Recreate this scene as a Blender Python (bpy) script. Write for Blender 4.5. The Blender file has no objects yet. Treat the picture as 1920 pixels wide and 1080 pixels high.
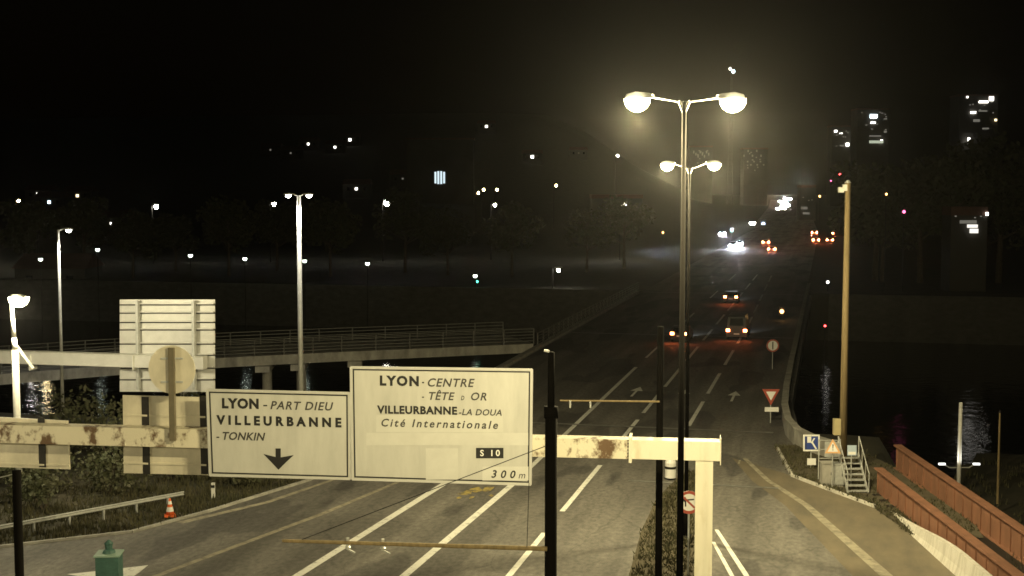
import bpy, math, random
from mathutils import Vector, Matrix
R = math.radians
random.seed(7)
S = bpy.context.scene
COL = S.collection

# ------------------------------------------------------------------ camera, world, exposure
# world axes: the main road runs along +Y, the camera stands 14.6 m above it at the origin
F, H = 2500.0, 14.6                                   # focal length in 1920-px pixels, camera height
YAW, PIT = math.atan((1556 - 960) / F), math.atan((540 - 348) / F)
FW = Vector((-math.sin(YAW) * math.cos(PIT), math.cos(YAW) * math.cos(PIT), -math.sin(PIT)))
RT = Vector((math.cos(YAW), math.sin(YAW), 0)); UP = RT.cross(FW)
FH = Vector((-math.sin(YAW), math.cos(YAW), 0))
CAM = Vector((0, 0, H)); FACE_ = -FH
cd = bpy.data.cameras.new('camera'); cam = bpy.data.objects.new('camera', cd); COL.objects.link(cam)
cam.matrix_world = Matrix(((RT.x, UP.x, -FW.x, 0), (RT.y, UP.y, -FW.y, 0), (RT.z, UP.z, -FW.z, H), (0, 0, 0, 1)))
cd.sensor_width = 36; cd.lens = F / 1920 * 36; cd.clip_start = 0.5; cd.clip_end = 9000
S.camera = cam
W = bpy.data.worlds.new('World'); S.world = W; W.use_nodes = True
nt = W.node_tree; nt.nodes.clear()
sky = nt.nodes.new('ShaderNodeTexSky'); sky.sky_type = 'NISHITA'; sky.sun_disc = False
sky.sun_elevation = R(-4); sky.sun_rotation = R(250); sky.dust_density = 4; sky.air_density = 1.5
bg = nt.nodes.new('ShaderNodeBackground'); bg.inputs[1].default_value = 0.05
wo = nt.nodes.new('ShaderNodeOutputWorld')
nt.links.new(sky.outputs[0], bg.inputs[0]); nt.links.new(bg.outputs[0], wo.inputs[0])
S.view_settings.view_transform = 'Standard'; S.view_settings.look = 'None'
S.view_settings.exposure = 0; S.view_settings.gamma = 1
S.render.engine = 'CYCLES'
S.cycles.max_bounces = 4; S.cycles.diffuse_bounces = 2; S.cycles.glossy_bounces = 2
S.cycles.filter_width = 1.6; S.cycles.use_denoising = True; S.cycles.sample_clamp_indirect = 4
HAZE = .00005
SODIUM, LED = (1.0, 0.84, 0.45), (1.0, 0.96, 0.82)

# ------------------------------------------------------------------ where a pixel of the photograph lies
def ray(x, y): return FW + RT * ((x - 960) / F) - UP * ((y - 540) / F)
def G(x, y, h=0.0):
    d = ray(x, y); return CAM + d * ((h - H) / d.z)
def D(x, y, z): return CAM + ray(x, y) * z
def sm(t): t = max(0.0, min(1.0, t)); return t * t * (3 - 2 * t)
def lerp(a, b, t): return a + (b - a) * t

# ------------------------------------------------------------------ materials
MATS = {}
def mat(name, col, rough=0.7, metal=0.0, var=0.0, scale=3.0, bump=0.0, col2=None, thr=None, det=6.0, stretch=None, emit=None, es=0.0, sample=False, spec=None):
    if name in MATS: return MATS[name]
    m = bpy.data.materials.new(name); m.use_nodes = True; n = m.node_tree.nodes; l = m.node_tree.links
    b = n['Principled BSDF']; b.inputs['Roughness'].default_value = rough; b.inputs['Metallic'].default_value = metal
    if spec is not None: b.inputs['Specular IOR Level'].default_value = spec
    b.inputs['Base Color'].default_value = (*col, 1)
    if emit:
        b.inputs['Emission Color'].default_value = (*emit, 1); b.inputs['Emission Strength'].default_value = es
        if not sample: m.cycles.emission_sampling = 'NONE'
    if var or col2 or bump:
        tc = n.new('ShaderNodeTexCoord'); mp = n.new('ShaderNodeMapping'); tx = n.new('ShaderNodeTexNoise')
        l.new(tc.outputs['Object'], mp.inputs[0]); l.new(mp.outputs[0], tx.inputs['Vector'])
        if stretch: mp.inputs['Scale'].default_value = stretch
        tx.inputs['Scale'].default_value = scale; tx.inputs['Detail'].default_value = det; tx.inputs['Roughness'].default_value = 0.65
        cr = n.new('ShaderNodeValToRGB'); l.new(tx.outputs['Fac'], cr.inputs[0])
        e = cr.color_ramp.elements
        if col2 is None:
            e[0].position, e[1].position = 0.3, 0.7
            e[0].color = (*[c * (1 - var) for c in col], 1); e[1].color = (*[min(1, c * (1 + var)) for c in col], 1)
        else:
            e[0].position, e[1].position = thr or (0.45, 0.6)
            e[0].color = (*col, 1); e[1].color = (*col2, 1)
        l.new(cr.outputs[0], b.inputs['Base Color'])
        if bump:
            t2 = n.new('ShaderNodeTexNoise'); t2.inputs['Scale'].default_value = scale * 8; t2.inputs['Detail'].default_value = 4
            l.new(tc.outputs['Object'], t2.inputs['Vector'])
            bp = n.new('ShaderNodeBump'); bp.inputs['Strength'].default_value = bump; bp.inputs['Distance'].default_value = 0.02
            l.new(t2.outputs['Fac'], bp.inputs['Height']); l.new(bp.outputs[0], b.inputs['Normal'])
    MATS[name] = m
    return m
def glow(name, col, s): return mat(name, (0.02, 0.02, 0.02), 0.5, emit=col, es=s)

def asphalt_mat():
    m = bpy.data.materials.new('asphalt'); m.use_nodes = True; n = m.node_tree.nodes; l = m.node_tree.links
    b = n['Principled BSDF']; b.inputs['Roughness'].default_value = 0.75
    tc = n.new('ShaderNodeTexCoord')
    def noise(sc, det, stretch):
        mp = n.new('ShaderNodeMapping'); mp.inputs['Scale'].default_value = stretch; l.new(tc.outputs['Object'], mp.inputs[0])
        t = n.new('ShaderNodeTexNoise'); t.inputs['Scale'].default_value = sc; t.inputs['Detail'].default_value = det
        l.new(mp.outputs[0], t.inputs['Vector']); return t.outputs['Fac']
    def ramp(f, a, b_, c0, c1):
        r = n.new('ShaderNodeValToRGB'); l.new(f, r.inputs[0]); e = r.color_ramp.elements
        e[0].position, e[1].position = a, b_; e[0].color = (*c0, 1); e[1].color = (*c1, 1); return r.outputs[0]
    def mul(a, c):
        x = n.new('ShaderNodeMix'); x.data_type = 'RGBA'; x.blend_type = 'MULTIPLY'; x.inputs[0].default_value = 1
        l.new(a, x.inputs[6]); l.new(c, x.inputs[7]); return x.outputs[2]
    base = ramp(noise(0.5, 8, (1, .18, 1)), .3, .7, (.115, .109, .10), (.19, .18, .162))
    grain = ramp(noise(60, 3, (1, 1, 1)), .3, .7, (.6, .6, .6), (1.3, 1.3, 1.3))
    patch = ramp(noise(.16, 2, (1.6, .5, 1)), .56, .58, (1, 1, 1), (.62, .62, .64))
    vo = n.new('ShaderNodeTexVoronoi'); vo.feature = 'DISTANCE_TO_EDGE'; vo.inputs['Scale'].default_value = .16
    wv = n.new('ShaderNodeMapping'); wv.inputs['Scale'].default_value = (1.5, .55, 1); l.new(tc.outputs['Object'], wv.inputs[0])
    wn = n.new('ShaderNodeTexNoise'); wn.inputs['Scale'].default_value = 1.1; wn.inputs['Detail'].default_value = 5; l.new(wv.outputs[0], wn.inputs['Vector'])
    ad = n.new('ShaderNodeMix'); ad.data_type = 'RGBA'; ad.blend_type = 'ADD'; ad.inputs[0].default_value = .9
    l.new(wv.outputs[0], ad.inputs[6]); l.new(wn.outputs['Color'], ad.inputs[7]); l.new(ad.outputs[2], vo.inputs['Vector'])
    crack = ramp(vo.outputs['Distance'], .004, .009, (.8, .8, .8), (1, 1, 1))
    track = ramp(noise(1, 3, (.85, .012, 1)), .3, .7, (.74, .74, .74), (1.2, 1.2, 1.2))
    mott = ramp(noise(5, 5, (1, .6, 1)), .3, .7, (.72, .72, .72), (1.28, 1.28, 1.28))
    l.new(mul(mul(mul(mul(mul(base, track), grain), patch), crack), mott), b.inputs['Base Color'])
    bp = n.new('ShaderNodeBump'); bp.inputs['Strength'].default_value = .5; bp.inputs['Distance'].default_value = .01
    l.new(noise(90, 3, (1, 1, 1)), bp.inputs['Height']); l.new(bp.outputs[0], b.inputs['Normal'])
    return m
ASPH = asphalt_mat()
PAINT = mat('road_paint', (.80, .80, .75), .6, col2=(.2, .19, .18), thr=(.54, .74), scale=3.5, det=8)
OLDPAINT = mat('worn_paint', (.36, .33, .25), .7, col2=(.15, .135, .11), thr=(.42, .68), scale=2.2, det=8)
JOINT = mat('joint_steel', (.25, .25, .24), .5, .3, var=.3, scale=4)
SOIL = mat('soil', (.025, .026, .014), .95, col2=(.055, .046, .03), thr=(.35, .7), scale=.45, det=9, bump=.6)
DIRT = mat('verge_dirt', (.06, .052, .032), .95, col2=(.10, .085, .055), thr=(.35, .7), scale=.9, det=9, bump=.6)
CONC = mat('concrete', (.33, .32, .29), .85, var=.35, scale=1.3, bump=.4, stretch=(1, 1, .5))
CONCW = mat('white_concrete', (.62, .60, .55), .8, col2=(.36, .34, .29), thr=(.45, .75), scale=1.8, stretch=(2, 2, .4), det=8)
STEELP = mat('cream_steel', (.64, .61, .50), .55, col2=(.46, .41, .29), thr=(.5, .85), scale=1.6, det=9, stretch=(2, 2, .5))
RUSTP = mat('rusty_cream_steel', (.60, .56, .44), .6, col2=(.11, .065, .033), thr=(.50, .60), scale=1.9, det=12, stretch=(1, 1, .75), bump=.3)
SIGNF = mat('sign_face', (.46, .46, .43), .45, var=.11, scale=1.5, stretch=(1.6, 1.6, .35), det=9)
SIGNF2 = mat('sign_patch', (.52, .52, .485), .45, var=.07, scale=1.4)
SIGNB = mat('sign_back', (.58, .54, .43), .5, .2, var=.22, scale=1.2, stretch=(1, 1, .5))
ALU = mat('bare_aluminium', (.52, .52, .50), .45, .15, var=.10, scale=1.5)
BLACK = mat('black_ink', (.012, .012, .012), .6)
DARKM = mat('dark_metal', (.018, .017, .018), .55, .3, var=.3, scale=6)
POLEB = mat('matt_black_paint', (.004, .0035, .003), .95, spec=.04)
DARKG = mat('weathered_steel_and_shade', (.02, .018, .015), .6, .3, var=.35, scale=5)
GALV = mat('galvanised_steel', (.42, .43, .42), .5, .25, var=.2, scale=5)
GALVD = mat('dull_grey_steel', (.15, .15, .14), .6, .2, var=.3, scale=4)
GALVL = mat('pole_coat', (.60, .60, .56), .5, .1, var=.12, scale=3)
WOOD = mat('brown_mast', (.20, .15, .075), .85, var=.35, scale=2.5, stretch=(4, 4, .3))
WHITE = mat('white_enamel', (.78, .78, .76), .4)
RED = mat('red_enamel', (.36, .07, .045), .45)
ORANGE = mat('orange_plastic', (.72, .14, .03), .5)
BLUE = mat('blue_enamel', (.03, .06, .26), .45)
PALEB = mat('pale_blue_plate', (.40, .50, .62), .5)
TEAL = mat('green_cabinet_paint', (.04, .10, .085), .55, var=.25, scale=6)
RUSTRED = mat('rust_red_girder', (.24, .11, .065), .8, col2=(.16, .075, .045), thr=(.35, .7), scale=1.4, det=8, stretch=(1, 1, .5))
LEAF = mat('dark_leaves', (.04, .05, .02), .8, col2=(.065, .058, .03), thr=(.35, .7), scale=.8)
GRASS = mat('dry_grass', (.04, .042, .018), .9, col2=(.075, .065, .032), thr=(.35, .7), scale=.7)
BARK = mat('bark', (.07, .055, .04), .9, var=.4, scale=6)
RUBBER = mat('tyre_rubber', (.015, .015, .015), .85)
GLASS = mat('dark_glass', (.01, .012, .015), .12)
WALLM = mat('dim_render', (.06, .057, .05), .9, var=.15, scale=.15)
ROOFM = mat('dull_tile', (.10, .055, .04), .9, var=.2, scale=.5)

def water_mat():
    m = bpy.data.materials.new('river_water'); m.use_nodes = True; n = m.node_tree.nodes; l = m.node_tree.links
    b = n['Principled BSDF']; b.inputs['Base Color'].default_value = (.006, .008, .008, 1); b.inputs['Roughness'].default_value = .08
    tc = n.new('ShaderNodeTexCoord'); t = n.new('ShaderNodeTexNoise'); t.inputs['Scale'].default_value = .8; t.inputs['Detail'].default_value = 5
    bp = n.new('ShaderNodeBump'); bp.inputs['Strength'].default_value = .35; bp.inputs['Distance'].default_value = .15
    l.new(tc.outputs['Object'], t.inputs['Vector']); l.new(t.outputs['Fac'], bp.inputs['Height']); l.new(bp.outputs[0], b.inputs['Normal'])
    return m

# ------------------------------------------------------------------ mesh building
WPOS = {}
def V(*a): return Vector(a)
class MB:
    def __init__(s): s.v = []; s.f = []
    def add(s, vs, fs):
        o = len(s.v); s.v += [Vector(p) for p in vs]; s.f += [tuple(i + o for i in f) for f in fs]; return s
    def frame(s, c, ex, ey, ez):                       # box from centre and three half-axis vectors
        c = Vector(c); vs = [c + ex * i + ey * j + ez * k for k in (-1, 1) for j in (-1, 1) for i in (-1, 1)]
        return s.add(vs, [(0, 2, 3, 1), (4, 5, 7, 6), (0, 1, 5, 4), (2, 6, 7, 3), (0, 4, 6, 2), (1, 3, 7, 5)])
    def box(s, c, sz, rz=0.0):
        ca, sa = math.cos(rz), math.sin(rz)
        return s.frame(c, V(ca, sa, 0) * sz[0] / 2, V(-sa, ca, 0) * sz[1] / 2, V(0, 0, sz[2] / 2))
    def bar(s, a, b, w, h, up=None):                   # square bar from a to b
        a, b = Vector(a), Vector(b); d = b - a; u = d.normalized(); up = up or V(0, 0, 1)
        if abs(u.dot(up)) > .95: up = V(1, 0, 0)
        x = u.cross(up).normalized(); z = x.cross(u)
        return s.frame((a + b) / 2, d / 2, x * w / 2, z * h / 2)
    def tube(s, a, b, r0, r1=None, n=10, cap=True):
        a, b = Vector(a), Vector(b); r1 = r0 if r1 is None else r1
        u = (b - a).normalized(); t = V(1, 0, 0) if abs(u.z) > .9 else V(0, 0, 1)
        x = u.cross(t).normalized(); y = u.cross(x)
        vs = []
        for p, r in ((a, r0), (b, r1)):
            for i in range(n):
                q = 2 * math.pi * i / n; vs.append(p + x * math.cos(q) * r + y * math.sin(q) * r)
        fs = [(i, (i + 1) % n, n + (i + 1) % n, n + i) for i in range(n)]
        if cap: fs += [tuple(range(n))[::-1], tuple(range(n, 2 * n))]
        return s.add(vs, fs)
    def path(s, pts, r, n=8):
        for a, b in zip(pts, pts[1:]): s.tube(a, b, r, r, n)
        return s
    def lathe(s, c, prof, n=16):                       # profile of (radius, height) round a vertical axis
        c = Vector(c); vs = []
        for r, z in prof:
            for i in range(n):
                q = 2 * math.pi * i / n; vs.append(c + V(math.cos(q) * r, math.sin(q) * r, z))
        fs = [(j * n + i, j * n + (i + 1) % n, (j + 1) * n + (i + 1) % n, (j + 1) * n + i) for j in range(len(prof) - 1) for i in range(n)]
        fs += [tuple(range(n))[::-1], tuple(range((len(prof) - 1) * n, len(prof) * n))]
        return s.add(vs, fs)
    def prism(s, pts, d):                              # planar outline pushed by vector d
        n = len(pts); pts = [Vector(p) for p in pts]; d = Vector(d)
        return s.add(pts + [p + d for p in pts], [tuple(range(n))[::-1], tuple(range(n, 2 * n))] + [(i, (i + 1) % n, n + (i + 1) % n, n + i) for i in range(n)])
    def poly(s, pts): return s.add(pts, [tuple(range(len(pts)))])
    def strip(s, left, right):
        n = len(left); return s.add(list(left) + list(right), [(i, n + i, n + i + 1, i + 1) for i in range(n - 1)])
    def build(s, name, m, parent=None, origin=None, smooth=False):
        o0 = Vector(origin) if origin is not None else (WPOS[parent.name] if parent else V(0, 0, 0))
        me = bpy.data.meshes.new(name); me.from_pydata([tuple(p - o0) for p in s.v], [], s.f); me.update()
        me.materials.append(m)
        if smooth:
            for p in me.polygons: p.use_smooth = True
        o = bpy.data.objects.new(name, me); COL.objects.link(o)
        if parent: o.parent = parent
        else: o.location = o0
        WPOS[o.name] = o0.copy()
        return o
def tag(o, label, cat, group=None):
    o['label'] = label; o['category'] = cat
    if group: o['group'] = group
    return o
def thing(name, loc, label, cat, group=None):
    o = bpy.data.objects.new(name, None); COL.objects.link(o); o.location = loc; o.empty_display_size = .2
    WPOS[o.name] = Vector(loc); return tag(o, label, cat, group)
def struct(o, kind='structure'): o['kind'] = kind; return o
def dup(root, loc, rz=0.0, label=None, sc=1.0):
    r = root.copy(); COL.objects.link(r); r.location = loc; r.rotation_euler = (0, 0, rz); r.scale = (sc, sc, sc)
    WPOS[r.name] = Vector(loc)
    if label: r['label'] = label
    for ch in list(root.children):
        c = ch.copy(); COL.objects.link(c); c.parent = r
        for g in ch.children:
            d = g.copy(); COL.objects.link(d); d.parent = c
    return r
def light(name, loc, power, col, parent, spot=None, aim=None, radius=.12, blend=.4):
    ld = bpy.data.lights.new(name, 'SPOT' if spot else 'POINT'); ld.energy = power; ld.color = col; ld.shadow_soft_size = radius
    o = bpy.data.objects.new(name, ld); COL.objects.link(o)
    if spot:
        ld.spot_size = R(spot); ld.spot_blend = blend
        o.rotation_euler = Vector(aim or (0, 0, -1)).to_track_quat('-Z', 'Y').to_euler()
    o.parent = parent; o.location = Vector(loc) - WPOS[parent.name]
    return o
def leafy(mb, rnd, c, rad, n, size):                    # leaf clumps through an ellipsoid's volume
    for _ in range(n):
        while True:
            p = V(rnd.uniform(-1, 1), rnd.uniform(-1, 1), rnd.uniform(-1, 1))
            if .25 < p.length < 1: break
        q = c + V(p.x * rad[0], p.y * rad[1], p.z * rad[2])
        a = V(rnd.uniform(-1, 1), rnd.uniform(-1, 1), rnd.uniform(-1, 1)).normalized(); b = a.orthogonal().normalized()
        s_ = size * rnd.uniform(.6, 1.5); w = s_ * rnd.uniform(.4, .8)
        mb.add([q - a * s_, q + b * w, q + a * s_, q - b * w], [(0, 1, 2, 3)])

# ------------------------------------------------------------------ ground, water, bridge, roads
def terr(x, y):
    h = -.03
    y0 = 80 if x < 6 else lerp(80, 96, sm((x - 6) / 5))
    canal = -8 * sm((y - y0) / 9) * (1 - sm((y - 181) / 3))
    xr = 6.5 + max(0, 66 - y) * .3
    xr = 5.8 + (66 - y) * .2 if y < 70 else 5.0 - min(2.2, (y - 70) * .6)
    rd = -4.5 * sm((x - xr) / 3)
    lf = -1.2 * sm((-36 - x) / 8) * (1 - sm((y - 150) / 20))
    if y > 183: rd = lf = 0
    h += min(canal, rd, lf) if y < 184 else canal
    hill = 80 * sm((y - 330) / 850) * sm((-x - .12 * y + 40) / 160)
    return h + hill
def axis(lo, hi, step, far_lo, far_hi):
    a = []; x = lo
    while x <= hi: a.append(x); x += step
    s_ = step; x = hi
    while x < far_hi: s_ *= 1.25; x += s_; a.append(x)
    s_ = step; x = lo
    while x > far_lo: s_ *= 1.25; x -= s_; a.insert(0, x)
    return a
XS, YS = axis(-90, 40, 1.5, -1700, 1700), axis(20, 190, 1.5, -60, 2000)
g = MB(); nx = len(XS)
g.add([V(x, y, terr(x, y)) for y in YS for x in XS], [(j * nx + i, j * nx + i + 1, (j + 1) * nx + i + 1, (j + 1) * nx + i) for j in range(len(YS) - 1) for i in range(nx - 1)])
struct(g.build('ground', SOIL, smooth=True))
w = MB(); w.poly([V(-900, 78, -6), V(900, 78, -6), V(900, 186, -6), V(-900, 186, -6)]); struct(w.build('river_water', water_mat()))
q = MB(); q.box((-440, 182.2, -3.4), (828, .6, 7.2)); q.box((400, 182.2, -3.4), (800, .6, 7.2))
tag(q.build('quay_wall', mat('dark_quay_stone', (.07, .068, .06), .9, var=.3, scale=.8, stretch=(1, 1, 2)), origin=(-30, 182, -7)), 'long dark stone quay wall along the far bank of the river', 'wall')

Z1, Z2 = .02, .028
def flat(pts, z): return [V(p[0], p[1], z) for p in pts]
# main carriageway and the slip roads: one sheet of asphalt between two edge lines
edge_l = [(-44, 36), (-34, 45.2), (-28.3, 50.0), (-26.7, 54.2), (-24.8, 61), (-24.4, 72), (-25, 100), (-25, 180), (-25, 420), (-40, 900), (-60, 1400)]
edge_r = [(15, 36), (8.2, 45.2), (6.0, 50.0), (4.4, 54.2), (2.4, 61), (-.9, 72), (-3.0, 100), (-3.0, 180), (-3.4, 420), (-14, 900), (-25, 1400)]
a = MB(); a.strip(flat(edge_l, Z1), flat(edge_r, Z1)); struct(a.build('asphalt_road', ASPH))
dk = MB(); dk.box((-14, 130.5, -.62), (23.4, 103, 1.2)); dk.box((-25.5, 130.5, -.30), (.5, 103, .95)); 
struct(dk.build('bridge_deck', CONC))
for yy in (104, 131, 158):
    p = MB()
    for xx in (-23, -14, -5): p.tube((xx, yy, -8), (xx, yy, -1.75), .75, .75, 14)
    p.box((-14, yy, -1.5), (22, 1.8, .52))
    tag(p.build('bridge_pier', CONC, origin=(-14, yy, -8)), 'three column concrete pier under the road bridge, ' + {104: 'nearest the near bank', 131: 'in mid river', 158: 'nearest the far quay'}[yy], 'pier', 'piers under the road bridge')
# asphalt joins and painted lines
def line(x0, x1, y0, y1, w_, mb): mb.poly(flat([(x0 - w_ / 2, y0), (x0 + w_ / 2, y0), (x1 + w_ / 2, y1), (x1 - w_ / 2, y1)], Z2))
pm = MB()
def seg(x0, x1, y0, y1, w_, mb):
    n = max(1, int((y1 - y0) / 4))
    for i in range(n): line(lerp(x0, x1, i / n), lerp(x0, x1, (i + 1) / n), lerp(y0, y1, i / n), lerp(y0, y1, (i + 1) / n), w_, mb)
seg(-19.55, -18.15, 40, 62.5, .36, pm); seg(-18.15, -17.7, 62.5, 76, .3, pm)
seg(-15.45, -14.9, 40, 62.5, .34, pm); seg(-14.9, -15.0, 62.5, 106, .28, pm)
for y0, y1 in ((41, 54), (57.8, 68), (71.8, 82), (84.5, 92.5), (96, 106.5), (111, 121), (126, 136), (141, 152), (157, 168), (173, 184), (190, 202), (208, 222)):
    seg(-11.47, -11.47, y0, y1, .25, pm)
for y0, y1 in ((80.5, 90), (93.5, 104), (109, 119), (124, 134), (139, 150), (155, 166), (171, 182), (188, 200), (206, 220)):
    seg(-8.15 - max(0, y0 - 140) * .012, -8.15 - max(0, y1 - 140) * .012, y0, y1, .25, pm)
for y0, y1 in ((112, 122), (142, 153), (174, 186), (208, 222)): seg(-15, -15, y0, y1, .22, pm)
struct(pm.build('lane_markings', PAINT))
om = MB(); Z2 = .026
seg(-4.45, -4.45, 70, 71, .1, om)
om.strip(flat([(-4.35, 71.5), (-2.9, 66.3), (-1.0, 61.5), (2.0, 51.0), (5.2, 40)], Z2 + .004), flat([(-4.1, 71.5), (-2.65, 66.4), (-.65, 61.6), (2.45, 51.2), (5.7, 40)], Z2 + .004))
dm_ = MB(); dm_.strip(flat([(-4.9, 71.5), (-3.5, 66), (-1.75, 61.2), (1.0, 50.8), (4.1, 40)], Z2 - .002), flat([(-2.0, 68.2), (-1.4, 67), (2.15, 61.75), (5.4, 51.6), (9, 40)], Z2 - .002)); struct(dm_.build('dusty_shoulder', mat('dusty_asphalt', (.115, .102, .078), .9, col2=(.20, .168, .115), thr=(.3, .7), scale=.8, det=9, stretch=(1, .4, 1), bump=.4)))
om.strip(flat([(-24.6, 44), (-21.9, 55), (-20.2, 64)], Z2), flat([(-24.3, 44), (-21.6, 55), (-20.0, 64)], Z2))
om.strip(flat([(-27.4, 52.0), (-25.2, 56.4), (-23.3, 64)], Z2), flat([(-27.0, 51.9), (-24.9, 56.3), (-23.1, 64)], Z2))
struct(om.build('worn_edge_lines', OLDPAINT))
rm = MB()
rm.strip(flat([(-4.55, 56.2), (-2.72, 48.9), (-.8, 40.8)], Z2), flat([(-4.38, 56.2), (-2.5, 48.9), (-.55, 40.8)], Z2))
rm.strip(flat([(-4.5, 54.2), (-3.3, 49), (-1.5, 41)], Z2), flat([(-4.36, 54.2), (-3.12, 49), (-1.3, 41)], Z2))
struct(rm.build('merge_lines', PAINT))
am = MB()
for cx, cy in ((-13.2, 95), (-9.8, 94.5), (-6.3, 94.5)):
    am.poly(flat([(cx - .09, cy - 4), (cx + .09, cy - 4), (cx + .09, cy - 1.4), (cx - .09, cy - 1.4)], Z2))
    am.poly(flat([(cx - .45, cy - 1.4), (cx + .45, cy - 1.4), (cx, cy + .6)], Z2))
pts = [G(125, 1078), G(200, 1070), G(278, 1061), G(262, 1074), G(236, 1092), G(205, 1098), G(165, 1085)]
am.poly(flat([(p.x, p.y) for p in pts], .030))
struct(am.build('road_arrows', PAINT))
ym = MB(); ry = random.Random(5)
for x, y, w_ in ((872, 926, 26), (893, 920, 30), (915, 918, 24), (861, 934, 14), (921, 930, 12), (884, 934, 12)):
    c = G(x, y); ym.poly(flat([(c.x + math.cos(k * .9) * w_ * .012 * ry.uniform(.6, 1.2), c.y + math.sin(k * .9) * w_ * .022 * ry.uniform(.5, 1.2)) for k in range(7)], .033))
struct(ym.build('yellow_road_mark', mat('old_yellow_paint', (.42, .33, .10), .8, col2=(.13, .12, .09), thr=(.45, .6), scale=3)))
jm = MB()
for yy in (79.2, 129.5, 181.5): jm.poly(flat([(-24.8, yy), (-3.05, yy), (-3.05, yy + .45), (-24.8, yy + .45)], .034))
jm.poly(flat([(-9.5, 64.6), (-2.2, 64.6), (-2.2, 64.85), (-9.5, 64.85)], .034))
struct(jm.build('expansion_joints', JOINT))
# median island between the main lanes and the merging lane
md = MB(); ml = [(-6.3, 36), (-6.9, 46), (-7.5, 55), (-7.6, 61), (-7.1, 66), (-6.2, 68.5)]; mr = [(-3.1, 36), (-4.2, 46), (-5.0, 55), (-5.4, 61), (-5.6, 66), (-6.0, 68.5)]
md.strip(flat(ml, .13), flat(mr, .13))
for e_ in (ml, mr): md.strip(flat(e_, .13), flat(e_, -.02))
struct(md.build('median_island', DIRT))
vg = MB(); vg.strip(flat([(-2.6, 74.5), (-1.6, 67.6), (2.2, 61.9), (3.6, 57)], .13), flat([(-1.3, 76), (2.5, 73), (6, 64), (6.4, 57)], .13))
vg.strip(flat([(-2.6, 74.5), (-1.6, 67.6), (2.2, 61.9), (3.6, 57)], .13), flat([(-2.6, 74.5), (-1.6, 67.6), (2.2, 61.9), (3.6, 57)], -.02))
struct(vg.build('verge_pavement', DIRT))
kb = MB()
for (x0, y0), (x1, y1) in (((-2.62, 74.4), (-1.62, 67.5)), ((-1.62, 67.5), (2.2, 61.8))): kb.bar((x0, y0, .075), (x1, y1, .075), .14, .15)
struct(kb.build('kerb', CONCW))
lk = MB()
for (x0, y0), (x1, y1) in zip(edge_l[1:6], edge_l[2:7]): lk.bar((x0 - .1, y0, .05), (x1 - .1, y1, .05), .16, .14)
struct(lk.build('slip_road_kerb', CONC))

# grass: on the median, the left bank and the right verge
rnd = random.Random(3); gm = MB()
def blades(x, y, z, n, h):
    for _ in range(n):
        px, py = x + rnd.uniform(-.25, .25), y + rnd.uniform(-.25, .25); q = rnd.uniform(0, 6.3); hh = h * rnd.uniform(.5, 1.4)
        dx, dy = math.cos(q) * .035, math.sin(q) * .035; lx, ly = rnd.uniform(-.12, .12), rnd.uniform(-.12, .12)
        gm.add([V(px - dx, py - dy, z), V(px + dx, py + dy, z), V(px + lx, py + ly, z + hh)], [(0, 1, 2)])
def interp(pl, y):
    for (xa, ya), (xb, yb) in zip(pl, pl[1:]):
        if ya <= y <= yb: return lerp(xa, xb, (y - ya) / (yb - ya))
    return pl[-1][0]
for _ in range(900):
    y = rnd.uniform(42, 68); x = rnd.uniform(interp(ml, y) + .2, interp(mr, y) - .2) if y < 67 else -6
    blades(x, y, .12, 7, .16)
for _ in range(3200):
    y = rnd.uniform(43, 82); x = interp(edge_l, y) - .3 - abs(rnd.gauss(0, 6)); z = terr(x, y)
    blades(x, y, z, 6, .28)
for _ in range(500):
    y = rnd.uniform(57, 75); t = rnd.random(); x = lerp(interp([(3.6, 57), (2.2, 61.9), (-1.6, 67.6), (-2.6, 74.5)], y), 6.2 - max(0, y - 64) * .4, t * t)
    blades(x, y, .12, 6, .16)
for _ in range(1500):
    x = rnd.uniform(7, 40); y = rnd.uniform(45, 96); blades(x, y, terr(x, y), 6, .35)
struct(gm.build('grass', GRASS), 'stuff')

# ------------------------------------------------------------------ lettering
def text_mesh(body, shear=0.0, bold=0.0, space=1.0):
    cu = bpy.data.curves.new('lettering', 'FONT'); cu.body = body; cu.shear = shear; cu.offset = bold; cu.space_character = space; cu.resolution_u = 3
    o = bpy.data.objects.new('lettering', cu); COL.objects.link(o)
    dg = bpy.context.evaluated_depsgraph_get(); me = o.evaluated_get(dg).to_mesh()
    vs = [v.co.copy() for v in me.vertices]; fs = [tuple(p.vertices) for p in me.polygons]
    o.evaluated_get(dg).to_mesh_clear(); bpy.data.objects.remove(o); bpy.data.curves.remove(cu)
    return vs, fs
class Plane:                                           # an upright plane: point, direction to the right
    def __init__(s, p, u): s.p = Vector(p); s.u = Vector(u).normalized(); s.n = s.u.cross(V(0, 0, 1)).normalized(); s.n = s.n if s.n.dot(CAM - s.p) > 0 else -s.n
    def hit(s, x, y, off=0.0):
        d = ray(x, y); o = s.p + s.n * off; return CAM + d * ((o - CAM).dot(s.n) / d.dot(s.n))
    def at(s, pt, off): return Vector(pt) + s.n * off
def quad_on(pl, pix, mb, off, t):                      # slab with its front at off and thickness t
    mb.prism([pl.hit(x, y, off) for x, y in pix], -pl.n * t); return mb
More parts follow.
